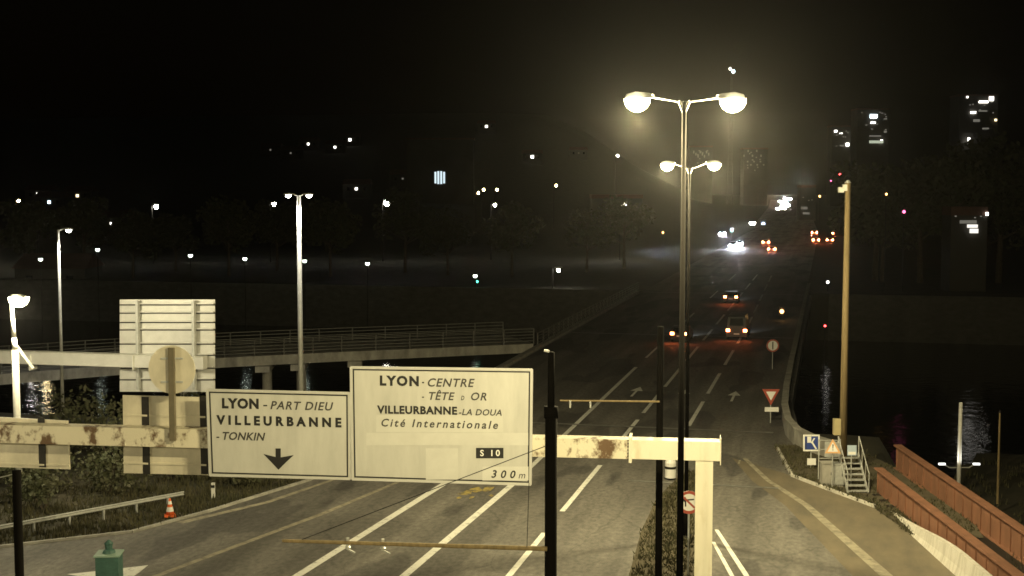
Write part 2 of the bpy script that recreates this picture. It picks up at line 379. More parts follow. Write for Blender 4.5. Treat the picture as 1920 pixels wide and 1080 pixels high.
def write(pl, body, xl, xr, ybase, ytop, mb, off, shear=0.0, bold=0.0, capref='H', yr=None, fit=True):
    vs, fs = text_mesh(body, shear, bold); ref, _ = text_mesh(capref, 0, bold)
    cap = max(v.y for v in ref) - min(v.y for v in ref) ; y0 = min(v.y for v in ref)
    a, b = pl.hit(xl, ybase, off), pl.hit(xr, ybase if yr is None else yr, off); t = pl.hit(xl, ytop, off)
    hgt = (t - a).dot(V(0, 0, 1)); k = hgt / cap; wid = (b - a).length
    ws = max(v.x for v in vs) - min(v.x for v in vs)
    if len(body) > 1 and fit:                          # open the letters out to the measured width before stretching them
        v2, _ = text_mesh(body, shear, bold, 1.6); w2 = max(v.x for v in v2) - min(v.x for v in v2)
        sp = 1 + .6 * (wid / k * 1.0 - ws) / max(1e-6, w2 - ws); sp = max(.85, min(2.2, sp))
        vs, fs = text_mesh(body, shear, bold, sp); ws = max(v.x for v in vs) - min(v.x for v in vs)
    x0 = min(v.x for v in vs); dirv = (b - a).normalized()
    mb.add([a + dirv * ((v.x - x0) * wid / ws) + V(0, 0, 1) * ((v.y - y0) * k) for v in vs], fs)

# ------------------------------------------------------------------ sign gantry over the road
TH = R(7.2); GU = (RT * math.cos(TH) - FH * math.sin(TH)).normalized()
GP = Plane(D(1350, 829, 41), GU)
g0 = GP.p
zt, zb = g0.z, g0.z - .60
gantry = thing('sign_gantry', (GP.hit(1320, 850).x, GP.hit(1320, 850).y, 0), 'cream steel portal gantry across the road, its beam streaked with rust', 'gantry')
def gbox(mb, xa, xb, z0, z1, n0, n1):                  # box along the gantry between two pixel columns
    a, b = GP.hit(xa, 840), GP.hit(xb, 840); a.z = b.z = 0; c = (a + b) / 2
    return mb.frame(c + GP.n * ((n0 + n1) / 2) + V(0, 0, (z0 + z1) / 2), (b - a).normalized() * (b - a).length / 2, GP.n * (n1 - n0) / 2, V(0, 0, (z1 - z0) / 2))
gbox(MB(), -140, 1179, zb, zt, -.55, 0).build('rusty_beam', RUSTP, gantry)
gbox(MB(), 1185, 1350, zb + .01, zt, -.55, .02).build('end_beam', STEELP, gantry)
fl = MB(); gbox(fl, 1179.2, 1182, zb - .1, zt + .1, -.62, .1); gbox(fl, 1182.2, 1184.8, zb - .1, zt + .1, -.62, .1); fl.build('flange', STEELP, gantry)
for k in range(7):
    z = lerp(zb + .0, zt, k / 6); p0 = GP.hit(1178.6, 840, .06); p1 = GP.hit(1176.4, 840, .06); p0.z = p1.z = z; MB().tube(p0, p1, .022, .022, 6).build('flange_bolt', DARKG, gantry)
gbox(MB(), 1304.5, 1337.5, 0, zb + .005, -.5, -.02).build('post', STEELP, gantry)
hb = MB()
for xa, xb in ((1350.3, 1352), ): gbox(hb, xa, xb, zb - .1, zt + .12, -.6, .08)
hb.build('end_plate', STEELP, gantry)
gbox(MB(), -128, -92, 0, zb + .005, -.5, -.02).build('post', STEELP, gantry)
gbox(MB(), 1286, 1356, -.02, .16, -.85, .3).build('footing', CONC, gantry)

def framed_sign(name, corners, label, texts, shapes):
    root = thing(name, GP.hit(sum(c[0] for c in corners) / 4, corners[2][1], .35), label, 'road sign')
    tl, tr, br, bl = corners
    quad_on(GP, [tl, bl, br, tr], MB(), .36, .06).build('panel', SIGNF, root)
    def inset(d): return [(tl[0] + d, tl[1] + d), (tr[0] - d, tr[1] + d), (br[0] - d, br[1] - d), (bl[0] + d, bl[1] - d)]
    o, i = inset(3.6), inset(6.4); bm = MB()
    po, pi = [GP.hit(*c, .364) for c in o], [GP.hit(*c, .364) for c in i]
    for k in range(4): bm.poly([po[k], po[(k + 1) % 4], pi[(k + 1) % 4], pi[k]])
    bm.build('border', BLACK, root)
    ed = MB()
    for pa, pb in ((tl, tr), (bl, br), (tl, bl), (tr, br)): ed.bar(GP.hit(*pa, .345), GP.hit(*pb, .345), .05, .05)
    ed.build('edge_trim', ALU, root)
    for nm, pix, m, off in shapes: MB().poly([GP.hit(x, y, off) for x, y in pix]).build(nm, m, root)
    for body, xl, xr, yb, yt, sh, bo_, mm, off, cr, yr in texts:
        t = MB(); write(GP, body, xl, xr, yb, yt, t, off, sh, bo_, cr, yr); t.build('lettering', mm, root)
    for x in (lerp(tl[0], tr[0], .2), lerp(tl[0], tr[0], .8)): 
        br_ = MB(); a, b = GP.hit(x, tl[1] + 6, .28), GP.hit(x, bl[1] - 6, .28); br_.bar(a, b, .1, .1)
        c, d = GP.hit(x, 836, .25), GP.hit(x, 836, .003); d.z = c.z = (zt + zb) / 2; br_.bar(c, d, .12, .3); br_.build('hanger', DARKG, root)
    return root
def zr(x, y): return 640 + x * 370 / 1700, 680 + y * 235 / 1080       # notes taken from enlarged views
def zl(x, y): return 360 + x * 680 / 1749, 660 + y * 420 / 1080
def T(zf, body, xl, xr, yb, yt, sh=0.0, bo_=0.0, m=BLACK, off=.370, cr='H', yr=None):
    a, b = zf(xl, yb), zf(xr, yb if yr is None else yr); return (body, a[0], b[0], a[1], zf(xl, yt)[1], sh, bo_, m, off, cr, b[1])
IT = .24
GREYINK = mat('faded_ink', (.045, .043, .04), .6)
rects = lambda zf, x0, y0, x1, y1: [zf(x0, y0), zf(x0, y1), zf(x1, y1), zf(x1, y0)]
framed_sign('direction_sign', [(657.5, 688), (998, 692.5), (995.5, 909), (660.5, 899)],
    'larger direction sign on the gantry, reading LYON CENTRE with S 10 and 300 m', [
    T(zr, 'LYON', 332, 668, 198, 110, 0, .05, BLACK, yr=204), T(zr, '-', 695, 713, 200, 112, yr=200), T(zr, 'CENTRE', 745, 1150, 206, 134, IT, .02, GREYINK, yr=211),
    T(zr, '-', 695, 712, 320, 250), T(zr, 'TÊTE', 755, 978, 320, 252, IT, .02, GREYINK, yr=324), T(zr, 'D', 1030, 1060, 323, 285, IT, .02, GREYINK), T(zr, 'OR', 1117, 1252, 324, 256, IT, .02, GREYINK, yr=327),
    T(zr, 'VILLEURBANNE', 308, 998, 438, 368, 0, .042, BLACK, yr=450), T(zr, '-LA DOUA', 1012, 1382, 452, 398, IT, .02, GREYINK, yr=458),
    T(zr, 'Cité Internationale', 345, 1350, 550, 482, IT, .022, GREYINK, yr=572),
    T(zr, 'S 10', 1196, 1366, 805, 752, 0, .015, WHITE, .376), T(zr, '300', 1292, 1502, 992, 925, IT, .022, BLACK, yr=997), T(zr, 'm', 1527, 1585, 997, 960, IT, 0, BLACK, cr='x')],
    [('route_plate', rects(zr, 1160, 734, 1397, 824), BLACK, .3725), ('cover_patch', rects(zr, 300, 450, 1392, 600), SIGNF2, .3665), ('cover_patch', rects(zr, 215, 606, 1610, 712), SIGNF2, .3665),
     ('cover_patch', rects(zr, 728, 738, 1005, 1008), SIGNF2, .3665), ('cover_patch', rects(zr, 1215, 895, 1612, 1015), SIGNF2, .3665)])
arrow = [zl(*p) for p in ((403, 465), (403, 506), (345, 492), (380, 528), (417, 568), (455, 530), (491, 497), (428, 508), (428, 465))]
framed_sign('direction_sign', [(388, 730.5), (655.5, 736.5), (656.5, 898.5), (393.5, 891.5)],
    'smaller direction sign on the gantry, reading LYON PART DIEU with a down arrow', [
    T(zl, 'LYON', 145, 322, 272, 222, 0, .05, BLACK, yr=275), T(zl, '-', 344, 363, 274, 226), T(zl, 'PART DIEU', 378, 682, 276, 236, IT, .02, GREYINK, yr=283),
    T(zl, 'VILLEURBANNE', 118, 721, 350, 304, 0, .05, BLACK, yr=364), T(zl, '-', 118, 132, 424, 384), T(zl, 'TONKIN', 148, 354, 423, 385, IT, .022, GREYINK, yr=428)],
    [('down_arrow', arrow, BLACK, .370)])
# boards for the other direction, seen from the back
def back_board(pix, cols, rows, label, name='back_of_sign'):
    root = thing(name, GP.hit(pix[0][0], pix[1][1], -.62), label, 'road sign', 'signs on the gantry seen from behind')
    quad_on(GP, pix, MB(), -.60, .05).build('panel', SIGNB, root)
    for y in rows:
        rb = MB()
        x0, x1 = pix[0][0] + 1, pix[2][0] - 1; rb.bar(GP.hit(x0, y, -.58), GP.hit(x1, y + (x1 - x0) * .025, -.58), .04, .06); rb.build('stiffening_rib', SIGNB, root)
    for x in cols:
        sm_ = MB(); a, b = GP.hit(x, pix[0][1] + 3, -.573), GP.hit(x + 3, pix[1][1] + 2, -.573); sm_.bar(a, b, .012, .26); 
        sm_.v = [p for p in sm_.v]; sm_.build('mounting_rail', DARKG, root)  # dark rail colour carries the shade the rails stand in
    return root
back_board([(230, 741), (232, 887), (389, 891), (387, 745)], (272, 381), (778, 868), 'cream sign back on the rusty beam below the round disc')
back_board([(-60, 779), (-58, 874), (131, 880), (127, 789)], (77,), (800, 868), 'cream sign back at the left end of the rusty beam')
ro = thing('round_sign', GP.hit(322, 822, .02), 'round sign seen from behind, standing on a post above the rusty beam', 'road sign')
c = GP.hit(322, 693, .10); dm = MB()
rr = (GP.hit(366, 693, .1) - c).length
dm.prism([c + GP.u * math.cos(q * R(10)) * rr + V(0, 0, 1) * math.sin(q * R(10)) * rr for q in range(36)], -GP.n * .03); dm.build('disc', SIGNB, ro)
pm_ = MB(); pa, pb = GP.hit(321, 652, .16), GP.hit(324, 826, .16); pb.x, pb.y = pa.x, pa.y; pm_.bar(pa, pb, .10, .2); pm_.build('post', mat('dull_brown_steel', (.13, .11, .07), .7, var=.2), ro)
for y in (672, 716): MB().bar(GP.hit(302, y, .12), GP.hit(343, y, .12), .04, .06).build('clamp', GALV, ro)

# ------------------------------------------------------------------ street lamps
def lamp_head(root, p, dirv, L, m_glow, bowl=.2):
    p = Vector(p); u = Vector(dirv); u.z = 0; u.normalize(); s_ = u.cross(V(0, 0, 1))
    hd = MB(); secs = []
    for t, w_, h_ in ((0, .05, .05), (.2, .11, .09), (.55, .17, .12), (.9, .14, .08), (1, .06, .03)):
        q = p + u * (t * L); secs.append([q - s_ * w_ + V(0, 0, -.02), q - s_ * w_ * .6 + V(0, 0, h_), q + s_ * w_ * .6 + V(0, 0, h_), q + s_ * w_ + V(0, 0, -.02)])
    for a_, b_ in zip(secs, secs[1:]): hd.add(a_ + b_, [(i, (i + 1) % 4, 4 + (i + 1) % 4, 4 + i) for i in range(4)])
    hd.add(secs[0], [(3, 2, 1, 0)]); hd.add(secs[-1], [(0, 1, 2, 3)])
    head = hd.build('lamp_head', GALV, root)
    bc = p + u * (L * .58) + V(0, 0, -.025); bm = MB()
    bm.lathe(bc, [(bowl, 0), (bowl * .96, -bowl * .35), (bowl * .75, -bowl * .7), (bowl * .4, -bowl * .92), (.02, -bowl)], 16)
    bm.build('lamp_bowl', m_glow, head, smooth=True)
    return bc + V(0, 0, -bowl - .15)
G_SOD = glow('sodium_bowl', (1, .86, .5), 60); G_LED = glow('led_bowl', (1, .97, .86), 40)
G_STAR = glow('distant_white_lamp', (1, .95, .84), 90); G_WARM = glow('distant_warm_lamp', (1, .74, .36), 60); G_GLOBE = glow('globe_lamp_glass', (.85, 1, .82), 5)
def double_lamp(base, top, a1, a2, label, power):
    root = thing('street_lamp', base, label, 'street lamp', 'double armed street lamps on the median')
    pl = MB(); pl.tube(base, (base.x, base.y, 1.2), .12, .12, 12); pl.tube((base.x, base.y, 1.2), top, .085, .045, 12); pl.build('pole', POLEB, root, smooth=True)
    MB().box((base.x, base.y, .08), (.45, .45, .2)).build('base_plate', DARKM, root)
    for e in (a1, a2):
        e = Vector(e); u = e - top; u.z = 0; u.normalize()
        s0 = e - u * .38; ar = MB(); ar.path([top + V(0, 0, -.25), top + V(0, 0, .0) + u * .12, s0], .028); ar.build('arm', DARKG, root)
        lp = lamp_head(root, s0, u, .66, G_SOD, .27)
        light('lamp_light', lp, power, SODIUM, root)
    return root
def ground_under(p, h=0.12): return V(p.x, p.y, h)
t1 = D(1283, 190, 27); double_lamp(ground_under(t1), t1, D(1195, 183, 27.7), D(1374, 184, 27.5), 'nearer of two tall double armed street lamps, passing in front of the gantry', 9600)
t2 = D(1293, 316, 54); double_lamp(ground_under(t2), t2, D(1251, 307, 54.7), D(1339, 306, 54.5), 'farther of the two tall double armed street lamps, beyond the gantry beam', 8500)

t0_ = V(-.35, -2.5, 16.8); double_lamp(V(-.35, -2.5, .12), t0_, t0_ + V(-1.1, 0, .08), t0_ + V(1.0, 0, .08), 'next double armed street lamp of the median row, beside the viewpoint', 9600)
# cantilever support at the left with its own lamp and the large sign back
KP = Plane(D(385, 680, 68), (RT * math.cos(R(12)) - FH * math.sin(R(12))))
cb = KP.hit(-90, 680, -.3); cg = thing('cantilever_gantry', V(cb.x, cb.y, terr(cb.x, cb.y)), 'long pale sign arm behind the far left lamp post, carrying the large sign back', 'gantry')
a, b = KP.hit(-90, 678), KP.hit(380, 678); a.z = b.z = KP.hit(380, 682).z; bm = MB(); bm.bar(a - KP.n * .3, b - KP.n * .3, .5, .62); bm.build('arm_beam', ALU, cg)
ct = MB(); ct.tube(WPOS[cg.name], V(cb.x, cb.y, a.z - .315), .28, .24, 14); ct.build('column', GALVL, cg, smooth=True)
tf = MB(); a2, b2 = a + V(0, 0, .33), b + V(0, 0, .33); tf.bar(a2 - KP.n * .3, b2 - KP.n * .3, .6, .035); tf.build('top_flange', GALVL, cg)
for x in (62, 255): MB().bar(KP.hit(x, 664, -.3), KP.hit(x, 693, -.3), .06, .72, up=KP.n).build('flange_joint', GALVL, cg)
ZL = 61.5; lt = D(20, 556, ZL); lm_ = D(27, 655, ZL); lb = D(32, 780, ZL); lb = V(lb.x, lb.y, terr(lb.x, lb.y))
ll = thing('street_lamp', lb, 'pale lamp post with a blinding warm lamp on top, at the far left', 'street lamp')
ct = MB(); ct.tube(lb, V(lb.x, lb.y, lm_.z), .17, .15, 14); ct.tube(V(lb.x, lb.y, lm_.z), lm_ + V(0, 0, .5), .13, .12, 12); ct.tube(lm_ + V(0, 0, .5), lt, .11, .085, 12); ct.build('pole', GALVL, ll, smooth=True)
bc = MB(); bc.bar(D(25, 640, ZL), D(62, 690, ZL + .4), .12, .12); bc.build('bracket', GALVL, ll)
lu = (RT * .8 + FACE_ * .6).normalized()
lh = lamp_head(ll, lt + V(0, 0, .02), lu, 1.1, G_SOD, .46)
light('lamp_light', lh + lu * .25, 2600, (1, .88, .56), ll)
lu2 = V(.8, .6, 0); c_ = dup(ll, (-35.5, 27.5, terr(-35.5, 27.5)), R(15), 'next lamp post along the slip road, left of the view')
c_['group'] = ll['group'] = 'pale lamp posts along the slip road'
sb = thing('back_of_sign', KP.hit(314, 735, -.7), 'large white sign back of horizontal planks on the pale cantilever arm', 'road sign')
ys_ = [560, 571.5, 587, 604.5, 618.5, 645, 666, 690, 712, 736]
pk = MB()
for ya, yb in zip(ys_, ys_[1:]): quad_on(KP, [(224.5, ya + 1.6), (224.5, yb - 1.6), (403, yb - 1.2), (402.5, ya + 1.6)], pk, -.66, .05)
pk.build('plank', ALU, sb); quad_on(KP, [(226, 561), (226, 734), (401, 734), (401, 562)], MB(), -.715, .02).build('gap_shade', DARKG, sb)  # dark sheet in the gaps stands in for the rib shadows
rb = MB()
for y in ys_[1:-1]:
    a_, b_ = KP.hit(226, y - 2.2, -.575), KP.hit(401, y - 2.2, -.575); rb.bar(a_, b_, .17, .05)
rb.build('rib', ALU, sb)
for x in (258, 363): MB().bar(KP.hit(x, 564, -.45), KP.hit(x + 2, 730, -.45), .14, .26, up=KP.n).build('mounting_rail', GALV, sb)

def led_mast(px, ytop, z, heads, label, r, power):
    top = D(px, ytop, z); base = V(top.x, top.y, terr(top.x, top.y))
    root = thing('street_lamp', base, label, 'street lamp', 'white lit lamp posts on the left bank')
    m_ = MB(); m_.tube(base, top, r * 1.3, r * .85, 14); m_.tube(base, base + V(0, 0, .5), r * 1.9, r * 1.9, 14); m_.build('pole', GALVL, root, smooth=True)
    for dx in heads:
        e = D(px + dx, ytop, z); u = (e - top).normalized(); ar = MB(); ar.path([top + V(0, 0, -.1), top + u * .3 + V(0, 0, .04)], .05); ar.build('arm', GALVL, root)
        lp = lamp_head(root, top + u * .28 + V(0, 0, .04), u, max(.8, (e - top).length - .28), G_LED, .2)
        light('lamp_light', lp, power, LED, root, spot=108, blend=.5, radius=.2)
    return root
led_mast(560, 366, 95, (-24, 26), 'white lit lamp post with two arms, rising behind the smaller direction sign', .17, 1500)
led_mast(109, 431, 95, (18,), 'slim white lit lamp post with one arm, at the left before the river', .10, 1500)

# ------------------------------------------------------------------ overhead line poles in the foreground
def pole_thing(label, x, ytop, z, r, r2=None, ystep=None, name='overhead_line_pole'):
    top = D(x, ytop, z); base = V(top.x, top.y, max(-.02, terr(top.x, top.y)))
    root = thing(name, base, label, 'pole', 'dark overhead line poles')
    m_ = MB()
    if ystep:
        zs = D(x, ystep, z).z; m_.tube(base, V(top.x, top.y, zs), r, r * .95, 14); m_.tube(V(top.x, top.y, zs), top, r2, r2 * .9, 12)
        m_.tube(V(top.x, top.y, zs - .12), V(top.x, top.y, zs + .05), r * 1.12, r * 1.12, 14)
    else: m_.tube(base, top, r, r * .9, 14)
    m_.build('pole', POLEB, root, smooth=True)
    return root, top
pa_, ta = pole_thing('thick dark pole with a long side arm, just right of the larger direction sign', 1033.5, 660, 20, .096, .055, 770)
ar = MB(); A0, A1 = D(1026, 1029, 20), D(530, 1014, 20.5); ar.tube(A0, A1, .036, .025, 10); ar.build('side_arm', WOOD, pa_)
st = MB(); st.tube(D(1024, 836, 20), D(560, 1014, 20.5), .0065, .0065, 6); st.build('stay_wire', DARKM, pa_)
MB().tube(D(992, 905, 20), D(988, 1026, 20), .005, .005, 6).build('drop_wire', DARKM, pa_)
for x, y in ((652, 1018), (718, 1020)):
    p = D(x, y, 20.4); ins = MB(); ins.tube(p + V(0, 0, .08), p + V(0, 0, -.10), .028, .024, 8); ins.tube(p + V(0, 0, -.10), p + V(.10, .04, -.16), .014, .014, 6); ins.lathe(p + V(0, 0, -.08), [(.016, 0), (.048, .016), (.016, .04)], 10)
    ins.build('insulator', GALV, pa_)
MB().bar(D(1030, 659, 20), D(1020, 657, 20), .04, .03).build('top_bracket', GALV, pa_)
pb_, tb = pole_thing('slim dark pole with a thin side arm, left of the street lamps', 1238.5, 612, 44, .12)
ar = MB(); ar.tube(D(1237, 753, 44), D(1050, 751, 44.4), .035, .025, 8); ar.build('side_arm', WOOD, pb_)
for x in (1069, 1107): p = D(x, 758, 44.3); MB().tube(p + V(0, 0, .12), p + V(0, 0, -.12), .035, .03, 8).build('insulator', GALV, pb_)
pc_, tc_ = pole_thing('dark pole cut off by the lower left corner of the frame', 31, 882, 22, .08)
st = MB(); st.tube(tc_ + V(0, 0, -.05), D(-80, 915, 22.5), .009, .012, 6); st.build('stay_wire', GALV, pc_)

# ------------------------------------------------------------------ signs and cabinets
def disc_on(c, u, n, r, t, k=28):
    mb = MB(); mb.prism([c + u * math.cos(2 * math.pi * i / k) * r + V(0, 0, 1) * math.sin(2 * math.pi * i / k) * r for i in range(k)], -n * t); return mb
def ring_on(c, u, n, r0, r1, k=28):
    mb = MB(); f = lambda r, i: c + u * math.cos(2 * math.pi * i / k) * r + V(0, 0, 1) * math.sin(2 * math.pi * i / k) * r
    for i in range(k): mb.poly([f(r0, i), f(r1, i), f(r1, i + 1), f(r0, i + 1)])
    return mb
def sign_post(root, c, zbase, r=.035, back=.05):
    pass
FACE = -FH; FU = RT.copy()
def post_for(root, p, ztop, zbase, r=.035): MB().tube(V(p.x, p.y, zbase), V(p.x, p.y, ztop), r, r, 10).build('post', GALV, root)
# no left turn
c = D(1292, 942, 49.5); r_ = 22 * 49.5 / F; root = thing('no_left_turn_sign', V(c.x, c.y, .12), 'round red ringed no left turn sign between the lamp pole and the gantry post', 'road sign')
disc_on(c, FU, FACE, r_, .02).build('plate', WHITE, root); ring_on(c + FACE * .004, FU, FACE, r_ * .74, r_).build('red_ring', RED, root)
s_ = MB(); c2 = c + FACE * .006; up_ = V(0, 0, 1); P = lambda a, b: c2 + FU * a * r_ + up_ * b * r_
s_.poly([P(-.36, -.36), P(-.24, -.36), P(-.24, .14), P(.42, .20), P(.42, .32), P(-.36, .26)]); s_.poly([P(-.58, .2), P(-.28, .5), P(-.28, -.08)]); s_.build('arrow', BLACK, root)
s2 = MB(); c2 = c + FACE * .009; s2.poly([P(-.56, .42), P(-.45, .54), P(.55, -.42), P(.44, -.55)]); s2.build('red_bar', RED, root)
post_for(root, c - FACE * .06, c.z + r_ * .8, .12)
# yield sign
c = D(1445.5, 744, 82); k = 82 / F; root = thing('yield_sign', V(c.x, c.y, 0), 'red and white yield triangle with a small white plate below, on the right shoulder', 'road sign')
def tri(cx, cy, hw, hh, inv, off): 
    q = D(cx, cy, 82); return [q + FU * (-hw * k) + up_ * ((hh if inv else -hh) * k) + FACE * off, q + FU * (hw * k) + up_ * ((hh if inv else -hh) * k) + FACE * off, q + up_ * ((-hh if inv else hh) * k) + FACE * off]
MB().prism(tri(1445.5, 745, 16.5, 15.5, True, 0), -FACE * .02).build('plate', RED, root)
MB().poly(tri(1445.5, 742.5, 9.5, 8.5, True, .03)).build('white_field', WHITE, root)
MB().prism([D(x, y, 82) for x, y in ((1434, 763.5), (1460, 763.5), (1460, 772), (1434, 772))], -FACE * .02).build('distance_plate', WHITE, root)
post_for(root, c - FACE * .06, c.z + .4, 0)
# round sign farther along
c = D(1449, 648, 106); k = 106 / F; root = thing('round_sign', V(c.x, c.y, 0), 'small round pale sign with a dark upright bar, by the bridge parapet', 'road sign')
disc_on(c, FU, FACE, 12 * k, .02).build('plate', WHITE, root); ring_on(c + FACE * .005, FU, FACE, 9.2 * k, 12 * k).build('red_ring', RED, root)
MB().frame(c + FACE * .012, FU * .045, FACE * .004, up_ * .3).build('dark_bar', BLACK, root); post_for(root, c - FACE * .06, c.z + .3, 0)
# lane layout sign: blue square, white frame
zc = 68.5; k = zc / F; c = D(1521.5, 830.5, zc); root = thing('lane_layout_sign', V(c.x, c.y, .12), 'square blue and white lane layout sign on a post beside the grey cabinets', 'road sign')
def rc(x0, y0, x1, y1, off): return [D(x, y, zc) + FACE * off for x, y in ((x0, y0), (x0, y1), (x1, y1), (x1, y0))]
MB().prism(rc(1506, 815, 1537, 846, 0), -FACE * .03).build('plate', WHITE, root)
MB().poly(rc(1509, 818, 1534, 843, .006)).build('blue_field', BLUE, root)
li = MB(); li.poly(rc(1513.5, 818.5, 1521, 830, .010)); li.poly([D(x, y, zc) + FACE * .010 for x, y in ((1520, 830), (1526, 821), (1528.5, 822), (1524, 828.5), (1532, 841.5), (1529, 842.5), (1522.5, 832))])
li.build('lane_symbol', WHITE, root); MB().poly(rc(1510.3, 819, 1511.8, 842, .010)).build('dark_stripe', BLACK, root)
MB().prism(rc(1513.5, 859.5, 1530, 872, 0), -FACE * .02).build('small_plate', WHITE, root); post_for(root, c - FACE * .06, c.z + .4, .12)
# warning triangle on the grey fence
zc = 63.9; c = D(1562, 838, zc); root = thing('warning_sign', V(c.x, c.y, .12), 'orange edged warning triangle above the grey railing and cabinets', 'road sign')
def pz(x, y, off=0.): return D(x, y, zc) + FACE * off
MB().prism([pz(1561.5, 823), pz(1546.5, 850), pz(1577, 850)], -FACE * .02).build('plate', mat('amber_enamel', (.72, .42, .2), .5), root)
MB().poly([pz(1561.5, 829, .006), pz(1551.5, 847, .006), pz(1571.5, 847, .006)]).build('pale_field', WHITE, root)
fg = MB(); fg.poly([pz(1560.6, 833, .010), pz(1560.9, 841, .010), pz(1562.5, 841, .010), pz(1563, 833, .010)]); fg.poly([pz(1560.8, 842.5, .010), pz(1560.8, 844.5, .010), pz(1562.6, 844.5, .010), pz(1562.6, 842.5, .010)]); fg.build('exclamation_mark', BLACK, root)
post_for(root, c - FACE * .06, c.z + .3, .12)
# cabinets
def cabinet(x0, x1, y0, y1, z, m, label, round_=False):
    b = G((x0 + x1) / 2, y1, .12); d = (b - CAM).dot(FW); w_ = (x1 - x0) * d / F; h = (y1 - y0) * d / F
    root = thing('utility_cabinet', b, label, 'cabinet'); bb = MB(); rz = math.atan2(RT.y, RT.x)
    bb.box(b + FH * .25 + V(0, 0, h / 2 + .05), (w_, .5, h - .1), rz); bb.build('cabinet_body', m, root)
    MB().box(b + FH * .25 + V(0, 0, .04), (w_ * .94, .44, .12), rz).build('plinth', CONC, root)
    MB().box(b + FH * .25 + V(0, 0, h + .02), (w_ * 1.08, .56, .05), rz).build('cabinet_lid', m, root)
    dr = MB(); dr.box(b + FACE * .008 + V(0, 0, h * .52), (w_ * .86, .014, h * .8), rz); dr.build('cabinet_door', m, root)
    MB().box(b + FACE * .025 + RT * w_ * .3 + V(0, 0, h * .55), (.03, .03, .14), rz).build('handle', DARKM, root)
    return root
cabinet(1541, 1562, 869, 911, 0, CONC, 'beige concrete utility cabinet left of the grey one, under the warning triangle')
cabinet(1564, 1582, 871, 913, 0, GALV, 'grey metal utility cabinet standing against the foot of the tall brown mast')
rf = thing('railing', G(1562, 905, .12) + FH * .75, 'low grey steel railing behind the two cabinets', 'railing'); b = WPOS[rf.name]
rl_ = MB(); 
for dz in (1.05, 1.5, 1.95): rl_.bar(b - RT * .55 + V(0, 0, dz), b + RT * .5 + V(0, 0, dz), .04, .04)
rl_.build('rail', GALV, rf)
for t in (-.55, .5): MB().bar(b + RT * t, b + RT * t + V(0, 0, 2.0), .05, .05).build('post', GALV, rf)
MB().frame(b + RT * .1 + V(0, 0, 1.5), RT * .36, FH * .01, V(0, 0, .38)).build('grey_panel', GALV, rf)
# staircase
sc = thing('metal_staircase', G(1609, 925, .12), 'short grey open staircase with handrails beside the tall brown mast', 'staircase'); b = WPOS[sc.name]
for i in range(7):
    MB().frame(b + FH * (.14 + .27 * i) + V(0, 0, .08 + .21 * i), RT * .44, FH * .14, V(0, 0, .022)).build('tread', GALV, sc)
for s in (-1, 1):
    st = MB(); st.bar(b + RT * s * .47 + V(0, 0, 0), b + RT * s * .47 + FH * 1.95 + V(0, 0, 1.5), .05, .2); st.build('stringer', GALV, sc)
    hr = MB(); hr.path([b + RT * s * .5, b + RT * s * .5 + V(0, 0, .95), b + RT * s * .5 + FH * 1.95 + V(0, 0, 2.35), b + RT * s * .5 + FH * 1.95 + V(0, 0, 1.4)], .025)
    for t in (.33, .66): q = b + RT * s * .5 + FH * 1.95 * t + V(0, 0, 1.5 * t); hr.tube(q, q + V(0, 0, .93), .018, .018, 6)
    hr.build('handrail', GALV, sc)
zc = 64.0; pr = thing('notice_board', G(1597, 905, .12) + FH * .2, 'small pale blue notice board on a post above the staircase', 'notice board')
MB().prism([D(x, y, zc) for x, y in ((1589, 835), (1606, 835), (1606, 854), (1589, 854))], -FACE * .03).build('board', PALEB, pr); c = D(1597, 850, zc)
MB().tube(V(c.x, c.y, .12) - FACE * .05, c - FACE * .05, .03, .03, 8).build('post', GALV, pr)
MB().poly([D(x, y, zc) + FACE * .004 for x, y in ((1590.5, 847), (1590.5, 852.5), (1604.5, 852.5), (1604.5, 847))]).build('white_band', WHITE, pr)
# tall brown mast
z = 67.0; top = D(1590, 343, z); bs = V(top.x, top.y, .1); mt = thing('tall_mast', bs, 'tall brown mast with a box at head height, right of the road', 'mast')
MB().tube(bs, top, .2, .135, 16).build('shaft', WOOD, mt, smooth=True)
MB().box(D(1569, 800, z - .3), (.34, .3, .80), YAW).build('switch_box', mat('beige_box', (.42, .36, .2), .6, var=.1), mt)
fd = MB(); fd.frame(D(1577, 356, z), RT * .13, FH * .12, V(0, 0, .13)); fd.bar(D(1577, 356, z), D(1590, 358, z), .05, .05); fd.frame(D(1584, 352, z), RT * .10, FH * .1, V(0, 0, .16)); fd.build('camera_housing', GALVL, mt)
MB().tube(top + V(0, 0, .0), top + V(0, 0, .14), .18, .06, 14).build('cap', GALV, mt)
# green cabinet, lower left
b = G(206, 1112, .02); gc = thing('green_cabinet', b, 'green street cabinet with a knobbed top, by the lower left corner', 'cabinet'); rz = R(18)
k = (b - CAM).dot(FW) / F; hh = 74 * k
MB().box(b + V(0, 0, hh / 2), (42 * k, 40 * k, hh), rz).build('cabinet_body', TEAL, gc)
ld_ = MB(); ld_.box(b + V(0, 0, hh + .03), (47 * k, 45 * k, .06), rz); ld_.build('cabinet_lid', mat('pale_green_trim', (.22, .32, .26), .5), gc)
MB().lathe(b + V(0, 0, hh + .06), [(.24, 0), (.2, .1), (.13, .14), (.14, .3), (.17, .34), (.09, .42), (.02, .48)], 8).build('knob', TEAL, gc)
MB().box(b + V(0, 0, .06), (46 * k, 44 * k, .16), rz).build('plinth', CONC, gc)
